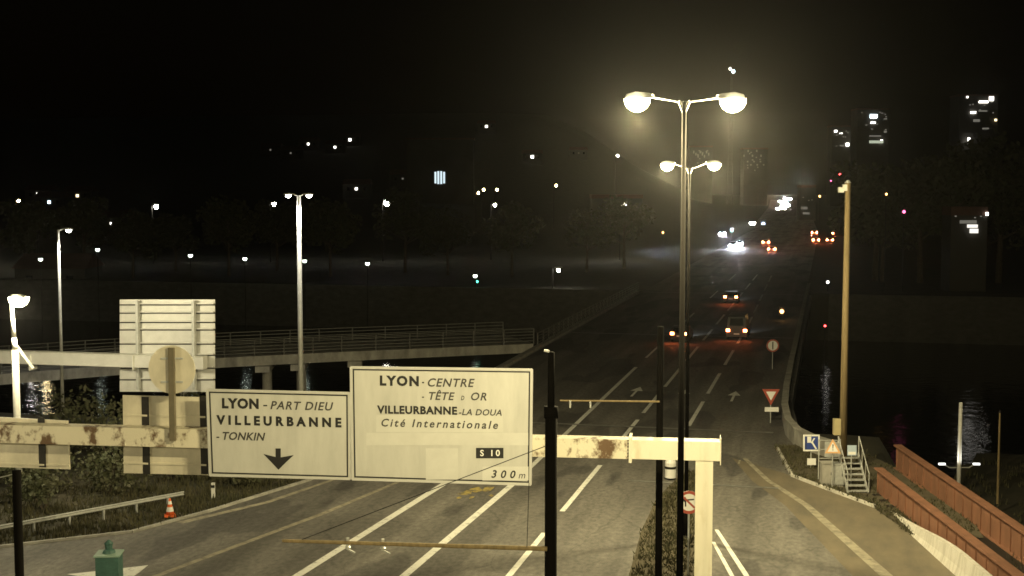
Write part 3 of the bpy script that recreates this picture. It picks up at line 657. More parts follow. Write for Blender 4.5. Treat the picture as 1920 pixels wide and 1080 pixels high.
# cone
b = G(319, 968, .02); cn = thing('traffic_cone', b, 'orange traffic cone with two white bands beside the guard rail', 'cone'); k = .026
hc = .74
MB().box(b + V(0, 0, .04), (.5, .5, .07), .5).build('base', ORANGE, cn)
def cone_r(z): return lerp(.19, .035, z / hc)
MB().lathe(b + V(0, 0, .07), [(cone_r(0), 0), (cone_r(hc), hc)], 16).build('cone_body', ORANGE, cn, smooth=True)
for z0, z1 in ((.16, .36), (.48, .62)): MB().lathe(b + V(0, 0, .07), [(cone_r(z0) + .006, z0), (cone_r(z1) + .006, z1)], 16).build('white_band', mat('reflective_band', (.85, .85, .82), .35, emit=None), cn)
# white marker posts
for (x, y0, y1, lab) in ((400, 905, 936, 'short white marker post below the left edge of the smaller direction sign'),):
    b = G(x, y1, 0); d = (b - CAM).dot(FW) / F; bp = thing('marker_post', b, lab, 'marker post')
    MB().box(b + V(0, 0, (y1 - y0) * d / 2), (.16, .12, (y1 - y0) * d), .2).build('post', WHITE, bp); MB().box(b + V(0, 0, (y1 - y0) * d * .8) + FACE * .07, (.17, .02, .12), YAW).build('dark_band', BLACK, bp)
b = G(1257, 895, .13); d = (b - CAM).dot(FW) / F; nb = thing('white_bollard', b, 'squat white bollard at the tip of the median, seen under the gantry beam', 'bollard')
MB().lathe(b, [(.28, 0), (.28, .75), (.22, .9), (.05, .95)], 14).build('bollard_body', WHITE, nb); MB().lathe(b + V(0, 0, .45), [(.285, 0), (.285, .12)], 14).build('dark_band', DARKG, nb)

# guard rail along the slip road
def guard_rail(p0, p1, label, n, h=.48):
    root = thing('guard_rail', p0, label, 'guard rail', 'guard rails'); p0, p1 = Vector(p0), Vector(p1); u = (p1 - p0).normalized(); s_ = u.cross(V(0, 0, 1))
    m_ = MB(); prof = [(0, .10), (.05, .06), (.0, .02), (.0, -.02), (.05, -.06), (0, -.10)]
    for (a0, b0), (a1, b1) in zip(prof, prof[1:]): m_.add([p0 + s_ * a0 + V(0, 0, h + b0), p0 + s_ * a1 + V(0, 0, h + b1), p1 + s_ * a1 + V(0, 0, h + b1), p1 + s_ * a0 + V(0, 0, h + b0)], [(0, 1, 2, 3)])
    m_.build('rail', GALV, root)
    for i in range(n): q = p0.lerp(p1, (i + .5) / n) - s_ * .05; MB().box(q + V(0, 0, h / 2), (.08, .12, h + .1), math.atan2(u.y, u.x)).build('post', GALV, root)
pp0, pp1 = G(-40, 1018, 0), G(345, 944, 0)
guard_rail(pp0, pp1, 'long steel guard rail along the grassy edge of the slip road', 6)

# right hand side: concrete barrier end, footbridge girders, bridge parapet
b0, b1 = G(1655, 957, 0), V(7.0, 46.8, 0); b1x = G(1790, 1080, 0)
dirb = (b1x - b0).normalized(); b1 = b0 + dirb * 18; L = 18; nrm = V(-dirb.y, dirb.x, 0); nrm = nrm if nrm.x > 0 else -nrm
ba = MB(); N = 24; sect = []
for i in range(N + 1):
    t = i / N; q = b0 + dirb * (L * t); h = .12 + .78 * sm(t * 1.7)
    sect.append([q + V(0, 0, -.02), q + nrm * .10 + V(0, 0, h * .4), q + nrm * .16 + V(0, 0, h), q + nrm * .36 + V(0, 0, h), q + nrm * .5 + V(0, 0, -.02)])
for s0, s1 in zip(sect, sect[1:]): ba.add(s0 + s1, [(i, i + 1, 6 + i, 5 + i) for i in range(4)])
ba.add(sect[0], [(0, 1, 2, 3, 4)])
tag(ba.build('concrete_barrier', CONCW, origin=b0), 'white concrete barrier ramping up along the right edge of the road', 'barrier')
def girder(p0, p1, h, label, th=.22, brackets=True):
    root = thing('footbridge_girder', p0, label, 'girder', 'rust red footbridge girders'); p0, p1 = Vector(p0), Vector(p1); u = (p1 - p0).normalized(); s_ = V(-u.y, u.x, 0)
    c = (p0 + p1) / 2; hl = (p1 - p0) / 2
    MB().frame(c + V(0, 0, h / 2), hl, s_ * .03, V(0, 0, h / 2 - .04)).build('web_plate', RUSTRED, root)
    MB().frame(c + V(0, 0, h), hl, s_ * th, V(0, 0, .04)).build('top_flange', RUSTRED, root)
    MB().frame(c, hl, s_ * th, V(0, 0, .04)).build('bottom_flange', RUSTRED, root)
    n = int((p1 - p0).length / 1.1)
    for i in range(n + 1): MB().frame(p0 + u * (.1 + (n and (p1 - p0).length - .2) * i / n) + V(0, 0, h / 2), u * .012, s_ * (th - .12), V(0, 0, h / 2 - .045)).build('stiffener', RUSTRED, root)
    if brackets:
        for i in range(n): MB().box(p0 + u * (.6 + 1.1 * i) + V(0, 0, -.02) - s_ * (th + .02) * (1 if s_.x > 0 else -1), (.34, .3, .2), math.atan2(u.y, u.x) + R(90)).build('bearing_block', DARKG, root)
    return root
g1a, g1b = G(1646, 928, 0), G(1836, 1087, 0); u1 = (g1b - g1a).normalized()
girder(g1a + V(0, 0, .08), g1a + u1 * 30 + V(0, 0, .08), 1.2, 'nearer rust red girder, running beside the white concrete barrier', .2)
g2a = G(1690, 893, 0); s1 = V(-u1.y, u1.x, 0); s1 = s1 if s1.x > 0 else -s1
g2a = g1a + u1 * -5.5 + s1 * 2.5
girder(g2a + V(0, 0, .1), g2a + u1 * 38 + V(0, 0, .02), 1.2, 'farther rust red girder, beyond the dark gap', .2, False)
fb = MB(); c = g1a + u1 * 12 + s1 * 1.25; fb.frame(V(c.x, c.y, .0), u1 * 17, s1 * 1.02, V(0, 0, .1)); struct(fb.build('footbridge_deck', DARKG))

wp = thing('bridge_parapet', (-2.9, 80, 0), 'pale stone parapet curving along the right edge of the bridge', 'parapet')
pts = [V(-2.75, 190, 0), V(-2.75, 130, 0), V(-2.75, 104, 0), V(-2.7, 92, 0), V(-2.55, 84, 0), V(-2.2, 79, 0), V(-1.6, 75.8, 0), V(-.7, 73.6, 0), V(.3, 72.2, 0)]
ws = MB()
for a_, b_ in zip(pts, pts[1:]):
    ws.bar(a_ + V(0, 0, .4), b_ + V(0, 0, .4), .3, 1.1)
ws.build('wall', CONC, wp)
cp = MB()
for a_, b_ in zip(pts, pts[1:]): cp.bar(a_ + V(0, 0, 1.0), b_ + V(0, 0, 1.0), .42, .1)
cp.build('coping', CONC, wp)

# railing builder for the bridge's left edge and the ramp viaduct
def railing(pts, h, nr, name, label, base=0.0, spacing=2.4, fascia=None):
    root = thing(name, pts[0], label, 'railing', 'bridge railings')
    for i in range(nr):
        z = base + h * (i + 1) / nr; rl = MB()
        for a_, b_ in zip(pts, pts[1:]): rl.bar(a_ + V(0, 0, z), b_ + V(0, 0, z), .05, .06)
        rl.build('rail', GALVD, root)
    for a_, b_ in zip(pts, pts[1:]):
        n = max(1, int((b_ - a_).length / spacing))
        for i in range(n): q = a_.lerp(b_, i / n); MB().box(q + V(0, 0, base + h / 2), (.09, .09, h + .06)).build('post', GALVD, root)
    return root
railing([V(-25.5, 117, .17), V(-25.5, 182, .17)], 1.15, 4, 'bridge_railing', 'dim grey railing along the left edge of the road bridge')
ra = [G(830, 652, .4), G(640, 660, .4), G(420, 671, .4), G(215, 685, .4), G(0, 702, .4), G(-160, 716, .4)]
ra = [V(-25.8, 116.5, .4)] + ra; wid = []
for i, p in enumerate(ra):
    d = (ra[min(i + 1, len(ra) - 1)] - ra[max(i - 1, 0)]); d.z = 0; d.normalize(); nn = V(-d.y, d.x, 0); nn = nn if nn.y > 0 else -nn; wid.append(p + nn * 8)
rd = MB(); rd.strip(ra, wid); rd.strip([p - V(0, 0, .8) for p in ra], [p - V(0, 0, .8) for p in wid]); rd.strip(ra, [p - V(0, 0, .8) for p in ra]); rd.strip(wid, [p - V(0, 0, .8) for p in wid])
struct(rd.build('ramp_viaduct', CONC))
railing([p + V(0, .12, 0) for p in ra], 1.35, 5, 'ramp_railing', 'five bar railing along the near edge of the ramp behind the lamp post')
railing([p + V(0, -.15, 0) for p in wid], 1.2, 4, 'ramp_railing', 'railing along the far edge of the ramp behind the lamp post')
for i, (x, y) in enumerate(((465, 671), (532, 668), (640, 662), (300, 680))):
    p = G(x, y, .4) + V(-.1, 4, 0); m_ = MB(); m_.tube(V(p.x, p.y, -8), V(p.x, p.y, -.95), .42, .42, 14); m_.box((p.x, p.y, -.67), (1.2, 6.5, .5), .3)
    tag(m_.build('ramp_pier', CONC, origin=(p.x, p.y, -8)), 'dark concrete pier under the ramp, ' + ('leftmost but one', 'second from the right', 'rightmost of the row', 'farthest left')[i], 'pier', 'piers under the ramp')

# ------------------------------------------------------------------ vegetation
rnd = random.Random(11)
def shrub(x, y, s, label, n=420):
    z = terr(x, y); root = thing('shrub', V(x, y, z), label, 'shrub', 'shrubs on the left bank'); f_ = MB()
    for _ in range(5): leafy(f_, rnd, V(x + rnd.uniform(-.6, .6) * s, y + rnd.uniform(-.5, .5) * s, z + s * rnd.uniform(.45, .95)), (s * .7, s * .6, s * .55), n // 5, .11)
    f_.build('foliage', LEAF, root); st = MB()
    for _ in range(4): st.tube(V(x, y, z - .1), V(x + rnd.uniform(-.5, .5) * s, y + rnd.uniform(-.4, .4) * s, z + s), .03, .012, 5)
    st.build('stem', BARK, root)
shr = [(-34.5, 53, 1.3, 'low shrub behind the near end of the guard rail'), (-33.2, 56.5, 1.7, 'bushy shrub behind the middle of the guard rail'), (-31.5, 59.5, 1.5, 'rounded shrub behind the far end of the guard rail'),
       (-37, 56, 2.2, 'tall shrub at the far left below the sign backs'), (-35.5, 61, 2.0, 'shrub beneath the gap between the two sign backs'), (-30, 63, 1.7, 'shrub just left of the traffic cone'),
       (-28.3, 66, 1.4, 'shrub just behind the white marker post'), (-32.5, 66, 2.2, 'tall shrub under the round disc sign'), (-38.5, 66, 2.6, 'large shrub behind the left lamp column'),
       (-41, 60, 2.3, 'dense shrub at the left edge of the frame'), (-36, 72, 2.3, 'shrub on the river bank below the large sign back'), (-31, 73, 1.8, 'shrub on the river bank behind the smaller direction sign'), (-44, 70, 2.6, 'shrub on the river bank at the far left'), (-27.6, 59.3, .9, 'small low shrub between the cone and the slip road')]
for x, y, s, lab in shr: shrub(x, y, s, lab, int(420 + 160 * s))
def make_tree(name, h, cr, seed, label, cat='tree', group=None):
    rn = random.Random(seed); root = thing(name, V(0, 0, 0), label, cat, group); t = MB(); c_ = MB()
    t.tube(V(0, 0, -.3), V(.1, 0, h * .45), .32, .2, 8); t.tube(V(.1, 0, h * .45), V(0, .1, h * .8), .2, .06, 8)
    for i in range(9):
        q = i * 2.4; z0 = h * rn.uniform(.3, .65); e = V(math.cos(q) * cr * rn.uniform(.5, .8), math.sin(q) * cr * rn.uniform(.5, .8), z0 + h * rn.uniform(.1, .3))
        t.tube(V(.05, 0, z0), e, .1, .03, 6); leafy(c_, rn, e, (cr * .42, cr * .42, h * .14), 150, .3)
    for i in range(8): leafy(c_, rn, V(rn.uniform(-.45, .45) * cr, rn.uniform(-.45, .45) * cr, h * rn.uniform(.5, .92)), (cr * .45, cr * .45, h * .12), 150, .3)
    t.build('trunk', BARK, root, smooth=True); c_.build('crown', LEAF, root); return root
protos = [make_tree('riverside_tree', 13, 5, s, 'x', 'tree', 'trees along the river') for s in (1, 2, 3)]
used = [False] * 3
def place_tree(x, y, sc_, label):
    k = rnd.randrange(3); z = terr(x, y); rz = rnd.uniform(0, 6)
    if not used[k]:
        used[k] = True; p = protos[k]; p.location = (x, y, z); p.rotation_euler = (0, 0, rz); p.scale = (sc_,) * 3; p['label'] = label
    else: dup(protos[k], (x, y, z), rz, label, sc_)
ORD = ['first', 'second', 'third', 'fourth', 'fifth', 'sixth', 'seventh', 'eighth', 'ninth', 'tenth', 'eleventh', 'twelfth', 'thirteenth', 'fourteenth']
for i, (px, z) in enumerate(((60, 215), (160, 225), (250, 212), (330, 228), (430, 216), (520, 230), (620, 215), (760, 225), (840, 218), (960, 214), (1100, 226), (1170, 236))):
    p = CAM + FW * z + RT * ((px - 960) / F * z); place_tree(p.x, p.y, rnd.uniform(.75, 1.1), ORD[i] + ' dark tree from the left on the far river bank')
for i, (px, z, s) in enumerate(((1640, 205, 1.5), (1690, 150, 1.25), (1735, 190, 1.55), (1790, 215, 1.8), (1840, 160, 1.4), (1890, 190, 1.7), (1940, 150, 1.4))):
    p = CAM + FW * z + RT * ((px - 960) / F * z)
    if 60 < p.y < 206: p.y = 206 + rnd.uniform(0, 12); 
    place_tree(p.x, p.y, s, ORD[i] + ' tall black tree from the left, right of the brown mast')

# ------------------------------------------------------------------ the far bank: lamps, houses, towers
def march(x, y, clear, z0=195, z1=1500):
    z = z0
    while z < z1:
        p = D(x, y, z)
        if p.z - terr(p.x, p.y) <= clear: return p, z
        z += 5
    return None, None
def far_lamp(x, y, z, label, m, r, power, col, group='street lamps across the river', arm=True):
    p = D(x, y, z); b = V(p.x, p.y, terr(p.x, p.y)); root = thing('street_lamp', b, label, 'street lamp', group)
    m_ = MB(); off = RT * .8; m_.tube(b - off, V(p.x, p.y, p.z + .25) - off, .11, .07, 8); m_.tube(V(p.x, p.y, p.z + .25) - off, p + V(0, 0, .3), .05, .05, 6); m_.build('pole', DARKG, root)
    hd = MB(); hd.frame(p + V(0, 0, .3 + r * .6), RT * .55, FH * .25, V(0, 0, .07)); hd.build('lamp_head', GALV, root)
    MB().lathe(p, [(r * .3, r), (r * .8, r * .6), (r, 0), (r * .8, -r * .6), (r * .3, -r)], 12).build('lamp_bowl', m, root)
    if power: light('lamp_light', p + V(0, 0, -r - .2), power * (.5 if power > 1000 else .15), col, root, spot=160)
    return root
WL = (1, .93, .8)
far_lamp(52, 402, 250, 'bright white street lamp low over the far bank at the far left', G_STAR, .40, 500, WL)
far_lamp(293, 388, 250, 'bright white street lamp over the far bank, above the slip road', G_STAR, .40, 500, WL)
far_lamp(514, 383, 255, 'bright white street lamp just left of the two armed lamp post', G_STAR, .40, 500, WL)
far_lamp(725, 381, 258, 'brightest white street lamp across the river, above the larger direction sign', G_STAR, .56, 700, WL)
far_lamp(928, 385, 262, 'white street lamp below the cluster of three orange ones', G_STAR, .3, 400, WL)
far_lamp(1170, 385, 262, 'white street lamp across the river, left of the double armed lamps', G_STAR, .40, 3600, WL)
far_lamp(1047, 507, 190, 'low white lamp over the near end of the far quay', G_STAR, .24, 250, WL)
for (x, y, z, lab) in ((35, 377, 330, 'orange street lamp above the far left white one'), (78, 422, 240, 'orange street lamp below the far left white one'), (897, 362, 420, 'leftmost orange lamp of the cluster of three'),
                       (907, 356, 440, 'middle orange lamp of the cluster of three'), (932, 356, 430, 'rightmost and brightest orange lamp of the cluster of three'), (1043, 348, 420, 'lone orange street lamp between the cluster and the tall lamp poles')):
    far_lamp(x, y, z, lab, G_WARM, .38, 0, WL, 'orange street lamps across the river')
# lit street of the far side of the bridge
far_lamp(1158, 292, 520, 'white street lamp high up, left of the farther double armed lamp', G_STAR, .4, 0, WL)
def globe(x, y, z, label):
    p = D(x, y, z); b = V(p.x, p.y, terr(p.x, p.y)); root = thing('globe_lamp', b, label, 'globe lamp', 'globe lamps on the far promenade')
    MB().tube(b, p + V(0, 0, -.25), .07, .05, 8).build('pole', DARKG, root)
    MB().lathe(p, [(.12, -.28), (.28, -.16), (.32, 0), (.28, .14)], 14).build('globe', G_GLOBE, root, smooth=True); MB().lathe(p, [(.3, .141), (.2, .24), (.05, .3)], 14).build('cap', DARKM, root)
    light('lamp_light', p + V(0, 0, -.5), 18, (.9, 1, .8), root)
for i, (x, y) in enumerate(((76, 486), (183, 468), (357, 479), (459, 485), (571, 489), (689, 494), (891, 517))): globe(x, y, 194 - i * .8, ORD[i] + ' globe lamp from the left on the far promenade')
gl = D(895, 528, 190); sg = thing('signal_light', V(gl.x, gl.y, 0), 'tiny green signal light below the rightmost globe lamp', 'signal light')
MB().tube(V(gl.x, gl.y, 0), gl, .05, .05, 6).build('post', DARKM, sg); MB().lathe(gl, [(.05, -.16), (.16, 0), (.05, .16)], 10).build('lens', glow('green_signal', (.1, 1, .6), 6), sg)

W_W, W_Y, W_B = glow('white_window', (1, .95, .85), 5), glow('yellow_window', (1, .8, .45), 3), glow('cool_window', (.7, .9, 1), 4)
W_D = glow('dim_window', (.9, .85, .7), .16)
def house(x, y, sz, m, label, clear=4.0, name='hillside_house'):
    p, z = march(x, y, clear)
    if p is None: p = D(x, y, 900); z = 900
    k = z / F; b = V(p.x, p.y, terr(p.x, p.y) - 1.0); hw, hd, hh = 5.5, 4.5, (p.z - b.z) + 1.8
    root = thing(name, b, label, 'house', 'houses on the dark hillside')
    MB().frame(b + FH * (hd + .1) + V(0, 0, hh / 2), RT * hw, FH * hd, V(0, 0, hh / 2)).build('wall', WALLM, root)
    rf = MB(); A = b + FH * .0 + V(0, 0, hh)
    c0, c1, c2, c3 = A - RT * (hw + .4) - FH * .3, A + RT * (hw + .4) - FH * .3, A + RT * (hw + .4) + FH * (2 * hd + .5), A - RT * (hw + .4) + FH * (2 * hd + .5); r0, r1 = A - RT * hw + FH * hd + V(0, 0, 2.2), A + RT * hw + FH * hd + V(0, 0, 2.2)
    rf.add([c0, c1, c2, c3, r0, r1], [(0, 1, 5, 4), (2, 3, 4, 5), (0, 4, 3), (1, 2, 5), (0, 3, 2, 1)]); rf.build('roof', ROOFM, root)
    s_ = sz * k / 2; MB().frame(V(p.x, p.y, p.z) , RT * s_, FH * .08, V(0, 0, s_)).build('lit_window', m, root)
    for dx in (-3.2, 3.2): MB().frame(V(p.x, p.y, p.z) + RT * dx, RT * .5, FH * .06, V(0, 0, .7)).build('dark_window', GLASS, root)
for x, y, sz, m, lab in ((72, 365, 7, W_W, 'house with the largest white window, at the far left of the hillside'), (92, 379, 5.5, W_B, 'house with a cool white window, below the largest white one'), (145, 367, 5, W_Y, 'house with a yellow window at the left of the hillside'),
    (207, 419, 4, W_W, 'low house with a small white window above the globe lamps'), (578, 270, 4, W_W, 'house with a small window near the hilltop, left of a brighter pair'), (628, 276, 4, W_W, 'house just below and left of the brightest hilltop window'),
    (656, 262, 5, W_W, 'house with the brightest window near the hilltop'), (912, 237, 4.5, W_W, 'highest lit house on the hillside'), (998, 294, 5.5, W_W, 'house with a white window right of the middle of the hill'), (668, 354, 4.5, W_W, 'house with a window directly above the brightest far lamp'),
    (755, 335, 3.2, W_D, 'house with a faint window, left of the lit stairwell'), (545, 287, 3, W_D, 'house with a faint window, below the hilltop lights'), (507, 281, 3, W_D, 'leftmost house with a faint hilltop window'), (1085, 287, 3, W_D, 'house with a faint window right of the double window'),
    (93, 525, 4, W_W, 'low bank side house with a window beside the slim lamp post')):
    house(x, y, sz, m, lab, 3.0 if y > 380 else 4.0)
# building with lit stairwell
p, z = march(825, 345, 8); k = z / F; b = V(p.x, p.y, terr(p.x, p.y) - 1)
ap = thing('apartment_block', b, 'dark apartment block with four tall lit stairwell windows on the hillside', 'building')
MB().frame(b + FH * 6 + V(0, 0, 13), RT * 13, FH * 5.8, V(0, 0, 13)).build('wall', WALLM, ap); MB().frame(b + FH * 6 + V(0, 0, 26.3), RT * 13.4, FH * 6.2, V(0, 0, .3)).build('roof', ROOFM, ap)
for i in range(4): q = D(816.5 + 5.4 * i, 333, z); MB().frame(q, RT * (1.7 * k), FH * .25, V(0, 0, (12.5 - abs(i - 1.5) * 1.2) * k)).build('lit_window', glow('stairwell_glass', (.75, .92, 1), 1.1), ap)
def tower(x0, x1, ytop, z, label, lits, name='tower_block', yb=420):
    c = D((x0 + x1) / 2, ytop, z); hw = (x1 - x0) / 2 * z / F; top = c.z; b = V(c.x, c.y, terr(c.x, c.y) - .5); root = thing(name, b, label, 'building', 'far buildings with lit windows')
    MB().frame(V(c.x, c.y, (top + b.z) / 2) + FH * hw * .8, RT * hw, FH * hw * .78, V(0, 0, (top - b.z) / 2)).build('wall', WALLM, root)
    MB().frame(V(c.x, c.y, top + .6) + FH * hw * .8, RT * hw * 1.02, FH * hw * .8, V(0, 0, .6)).build('roof', ROOFM, root)
    rt_ = random.Random(int(x0 * 7 + x1))
    for _ in range(int(min(10, hw * 1.2))): lits = lits + [(x0 + (x1 - x0) * rt_.uniform(.1, .9), ytop + rt_.uniform(4, 40) * min(1, (yb - ytop) / 60), 2.2, 2, W_D)]  # random dim windows added so the tower shows faintly
    for x, y, w_, h_, m in lits:
        q = D(x, y, z); MB().frame(q, RT * (w_ / 2 * z / F), FH * .3, V(0, 0, h_ / 2 * z / F)).build('lit_window', m, root)
    return root
tower(1608, 1668, 206, 900, 'tower block with a bright cool light near its top, right of the brown mast', [(1638, 218, 13, 7, glow('bright_cool_window', (.8, .95, 1), 6)), (1637, 230, 9, 3, W_W), (1641, 255, 22, 2.5, W_D), (1643, 266, 26, 5, glow('strip_window', (.9, 1, .75), .5)), (1653, 265, 4, 6, W_W), (1660, 247, 5, 4, W_D), (1660, 223, 6, 2, W_D)])
tower(1560, 1606, 238, 950, 'lower tower block with scattered white windows beside the bright cool one', [(1567, 246, 5, 4, W_W), (1577, 250, 5, 2, W_W), (1601, 251, 6, 8, W_W), (1589, 271, 6, 6, W_W), (1579, 273, 8, 3, W_D), (1548, 301, 3, 3, W_D)][:5])
tower(1800, 1872, 180, 850, 'tower block with a white roof light at the far right', [(1814, 182, 3, 3, W_W), (1859, 185, 8, 8, W_W), (1844, 191, 17, 4, W_W), (1825, 211, 10, 4, W_W), (1843, 208, 16, 2.5, W_D), (1831, 226, 12, 5, W_D), (1867, 225, 4, 4, W_Y), (1848, 241, 12, 3, W_D), (1816.5, 264, 4, 12, W_W)])
tower(1784, 1852, 404, 184, 'low building with a broad lit window front on the right bank', [(1815, 416, 30, 6, W_D), (1823, 424, 18, 6, glow('shop_front', (1, .95, .85), 1.2)), (1826, 433, 14, 8, glow('shop_front', (1, .95, .85), 1.2)), (1850, 401, 4, 6, W_W)], 'low_building')
p = D(1371.5, 131, 1050); b = V(p.x, p.y, terr(p.x, p.y)); bm_ = thing('radio_mast', b, 'distant slender mast with two white beacons, highest light right of the lamps', 'mast')
lat = MB()
for dx, dy in ((-1, -1), (1, -1), (1, 1), (-1, 1)): lat.tube(b + V(dx * 2.2, dy * 2.2, 0), V(p.x + dx * .4, p.y + dy * .4, p.z), .12, .08, 5)
for k in range(24):
    t0, t1 = k / 24, (k + 1) / 24; h_ = p.z - b.z
    for sx in (-1, 1): lat.tube(b + V(sx * lerp(2.2, .4, t0), -lerp(2.2, .4, t0), h_ * t0), b + V(-sx * lerp(2.2, .4, t1), -lerp(2.2, .4, t1), h_ * t1), .06, .06, 4)
lat.build('lattice', DARKG, bm_)
for x, y, r_, m in ((1369, 129, 1.1, W_W), (1375, 134, 1.5, W_B)):
    q = D(x, y, 1050); MB().lathe(q, [(r_ * .3, -r_), (r_ * .9, -r_ * .4), (r_ * .9, r_ * .4), (r_ * .3, r_)], 10).build('beacon', m, bm_); MB().tube(q, V(p.x, p.y, q.z), .12, .12, 5).build('beacon_arm', DARKG, bm_)
tower(1395, 1440, 280, 1000, 'office block with rows of faint windows behind the farther lamp', [(1355 + 8 * i, 283 + 9 * (i % 2), 2.5, 4, W_D) for i in range(5, 10)] + [(1402 + 6 * i, 303 + 6 * (i % 2), 2.5, 3, W_D) for i in range(6)], 'office_block')
tower(1296, 1336, 276, 1050, 'office block with rows of faint windows between the two lamp heads', [(1301 + 4 * i, 285 + 4 * (i % 3), 2, 5, W_D) for i in range(8)], 'office_block')
tower(1110, 1205, 372, 420, 'dim apartment block on the far bank left of the lamp poles', [(1140, 400, 4, 3, W_D), (1185, 420, 4, 3, W_D)], 'apartment_block')
tower(1500, 1530, 352, 560, 'pale block at the end of the road, left of the brown mast', [(1508, 390, 12, 5, W_D), (1512, 400, 12, 4, W_D)], 'apartment_block')

# ------------------------------------------------------------------ vehicles
TAIL, HEAD = glow('tail_light_on', (1, .2, .06), 50), glow('headlight_on', (.9, .96, 1), 260)
TAILF, HEADF = glow('far_tail_light_on', (1, .15, .05), 420), glow('far_headlight_on', (.88, .95, 1), 6000)
OFFL = mat('unlit_lens', (.3, .3, .3), .2)
def make_car(label, m, kind='car'):
    root = thing('parked_car' if False else ('van' if kind == 'van' else 'car'), V(0, 0, 0), label, 'van' if kind == 'van' else 'car', 'vehicles driving on the road')
    if kind == 'van': Lc, Wc, prof, glassz = 5.2, 2.0, [(-2.6, .35), (-2.6, 2.2), (-2.45, 2.35), (.9, 2.35), (1.6, 1.3), (2.5, 1.1), (2.6, .4)], (1.4, 2.1)
    else: Lc, Wc, prof, glassz = 4.2, 1.76, [(-2.1, .3), (-2.12, .9), (-1.7, 1.38), (-1.3, 1.46), (.1, 1.44), (.85, .98), (2.0, .82), (2.1, .35)], (.95, 1.36)
    bm = MB(); n = len(prof); rows = []
    for x in (-1, -.93, .93, 1):
        rows.append([V(x * Wc / 2 * (1 if z < 1 else lerp(1, .84, (z - 1) / 1.0 if kind == 'van' else (z - 1) / .5)), y, z - (.04 if abs(x) == 1 and z > 1 else 0)) for y, z in prof])
    for a_, b_ in zip(rows, rows[1:]): bm.add(a_ + b_, [(i, i + 1, n + i + 1, n + i) for i in range(n - 1)] + [(n - 1, 0, n, 2 * n - 1)])
    bm.add(rows[0], [tuple(range(n))]); bm.add(rows[-1], [tuple(range(n))[::-1]]); bm.build('body', m, root)
    rg = MB(); y0 = prof[1][0]; zz0, zz1 = glassz
    f = lambda z: (y0 + .0 if kind == 'van' else lerp(-2.09, -1.72, (z - .95) / .43)) - .02
    rg.poly([V(-.66, f(zz0), zz0), V(.66, f(zz0), zz0), V(.58, f(zz1), zz1), V(-.58, f(zz1), zz1)]); rg.build('rear_window', GLASS, root)
    wsx = [(.15, 1.42), (.8, 1.03)] if kind != 'van' else [(.97, 2.25), (1.55, 1.4)]
    MB().poly([V(-.68, wsx[1][0] + .05, wsx[1][1]), V(.68, wsx[1][0] + .05, wsx[1][1]), V(.58, wsx[0][0] + .06, wsx[0][1]), V(-.58, wsx[0][0] + .06, wsx[0][1])]).build('windscreen', GLASS, root)
    for sx in (-1, 1):
        for yy in (-Lc * .31, Lc * .31):
            MB().tube(V(sx * (Wc / 2 - .2), yy, .32), V(sx * (Wc / 2 + .01), yy, .32), .32, .32, 16).build('wheel', RUBBER, root)
    MB().frame(V(0, y0 - .03, .62), V(.26, 0, 0), V(0, .012, 0), V(0, 0, .06)).build('number_plate', WHITE, root)
    return root, Lc, Wc
def lamps(root, Lc, Wc, mode, far=False):
    for sx in (-1, 1):
        w_ = root.location
        zt_ = .95 if Wc > 1.9 else .85
        if mode == 'tail': MB().frame(V(sx * (Wc / 2 - .2), -Lc / 2 - .04, zt_), V(.16, 0, 0), V(0, .03, 0), V(0, 0, .12)).build('tail_light', TAILF if far else TAIL, root)
        else: MB().tube(V(sx * (Wc / 2 - .28), Lc / 2 - .1, .68), V(sx * (Wc / 2 - .28), Lc / 2 + .04, .68), .19, .19, 12).build('headlight', HEADF if far else HEAD, root)
PAINTS = [mat('car_paint_%s' % n_, c_, .3) for n_, c_ in (('silver', (.4, .4, .4)), ('dark', (.03, .03, .035)), ('grey', (.04, .04, .045)))]
base_car, Lc_, Wc_ = make_car('dark car with red tail lights, farther along the bridge in the middle lane', PAINTS[1]); lamps(base_car, Lc_, Wc_, 'tail'); 
van, Lv, Wv = make_car('dark van with bright red tail lights, nearest vehicle on the bridge', PAINTS[2], 'van'); lamps(van, Lv, Wv, 'tail')
head_car, _, _ = make_car('x', PAINTS[0]); lamps(head_car, Lc_, Wc_, 'head', True)
far_car, _, _ = make_car('x', PAINTS[0]); lamps(far_car, Lc_, Wc_, 'tail', True)
p = G(1381, 620, .95); van.location = (p.x, p.y + 2.6, Z1); 
for s in (-1, 1): light('tail_light_glow', V(s * .7, -3.1, .8), 2.5, (1, .1, .03), van, radius=.06)
p = G(1370, 557, .85); base_car.location = (p.x, p.y + 2.1, Z1)
for s in (-1, 1): light('tail_light_glow', V(s * .6, -2.4, .7), 2, (1, .1, .03), base_car, radius=.06)
light('headlight_beam', V(0, 2.5, .7), 400, (.9, .95, 1), base_car, spot=70, aim=(0, 1, -.14))
light('headlight_beam', V(0, 2.8, .8), 400, (.9, .95, 1), van, spot=70, aim=(0, 1, -.14))
def rd_pt(x, y, h): p_ = G(x, y, h); return (p_.x, p_.y, max(terr(p_.x, p_.y), Z1))
q = rd_pt(1274, 626, .85); c3 = dup(base_car, (q[0], q[1] + 2.1, Z1), 0, 'car half hidden by the lamp pole, only its left tail light showing')
first = True
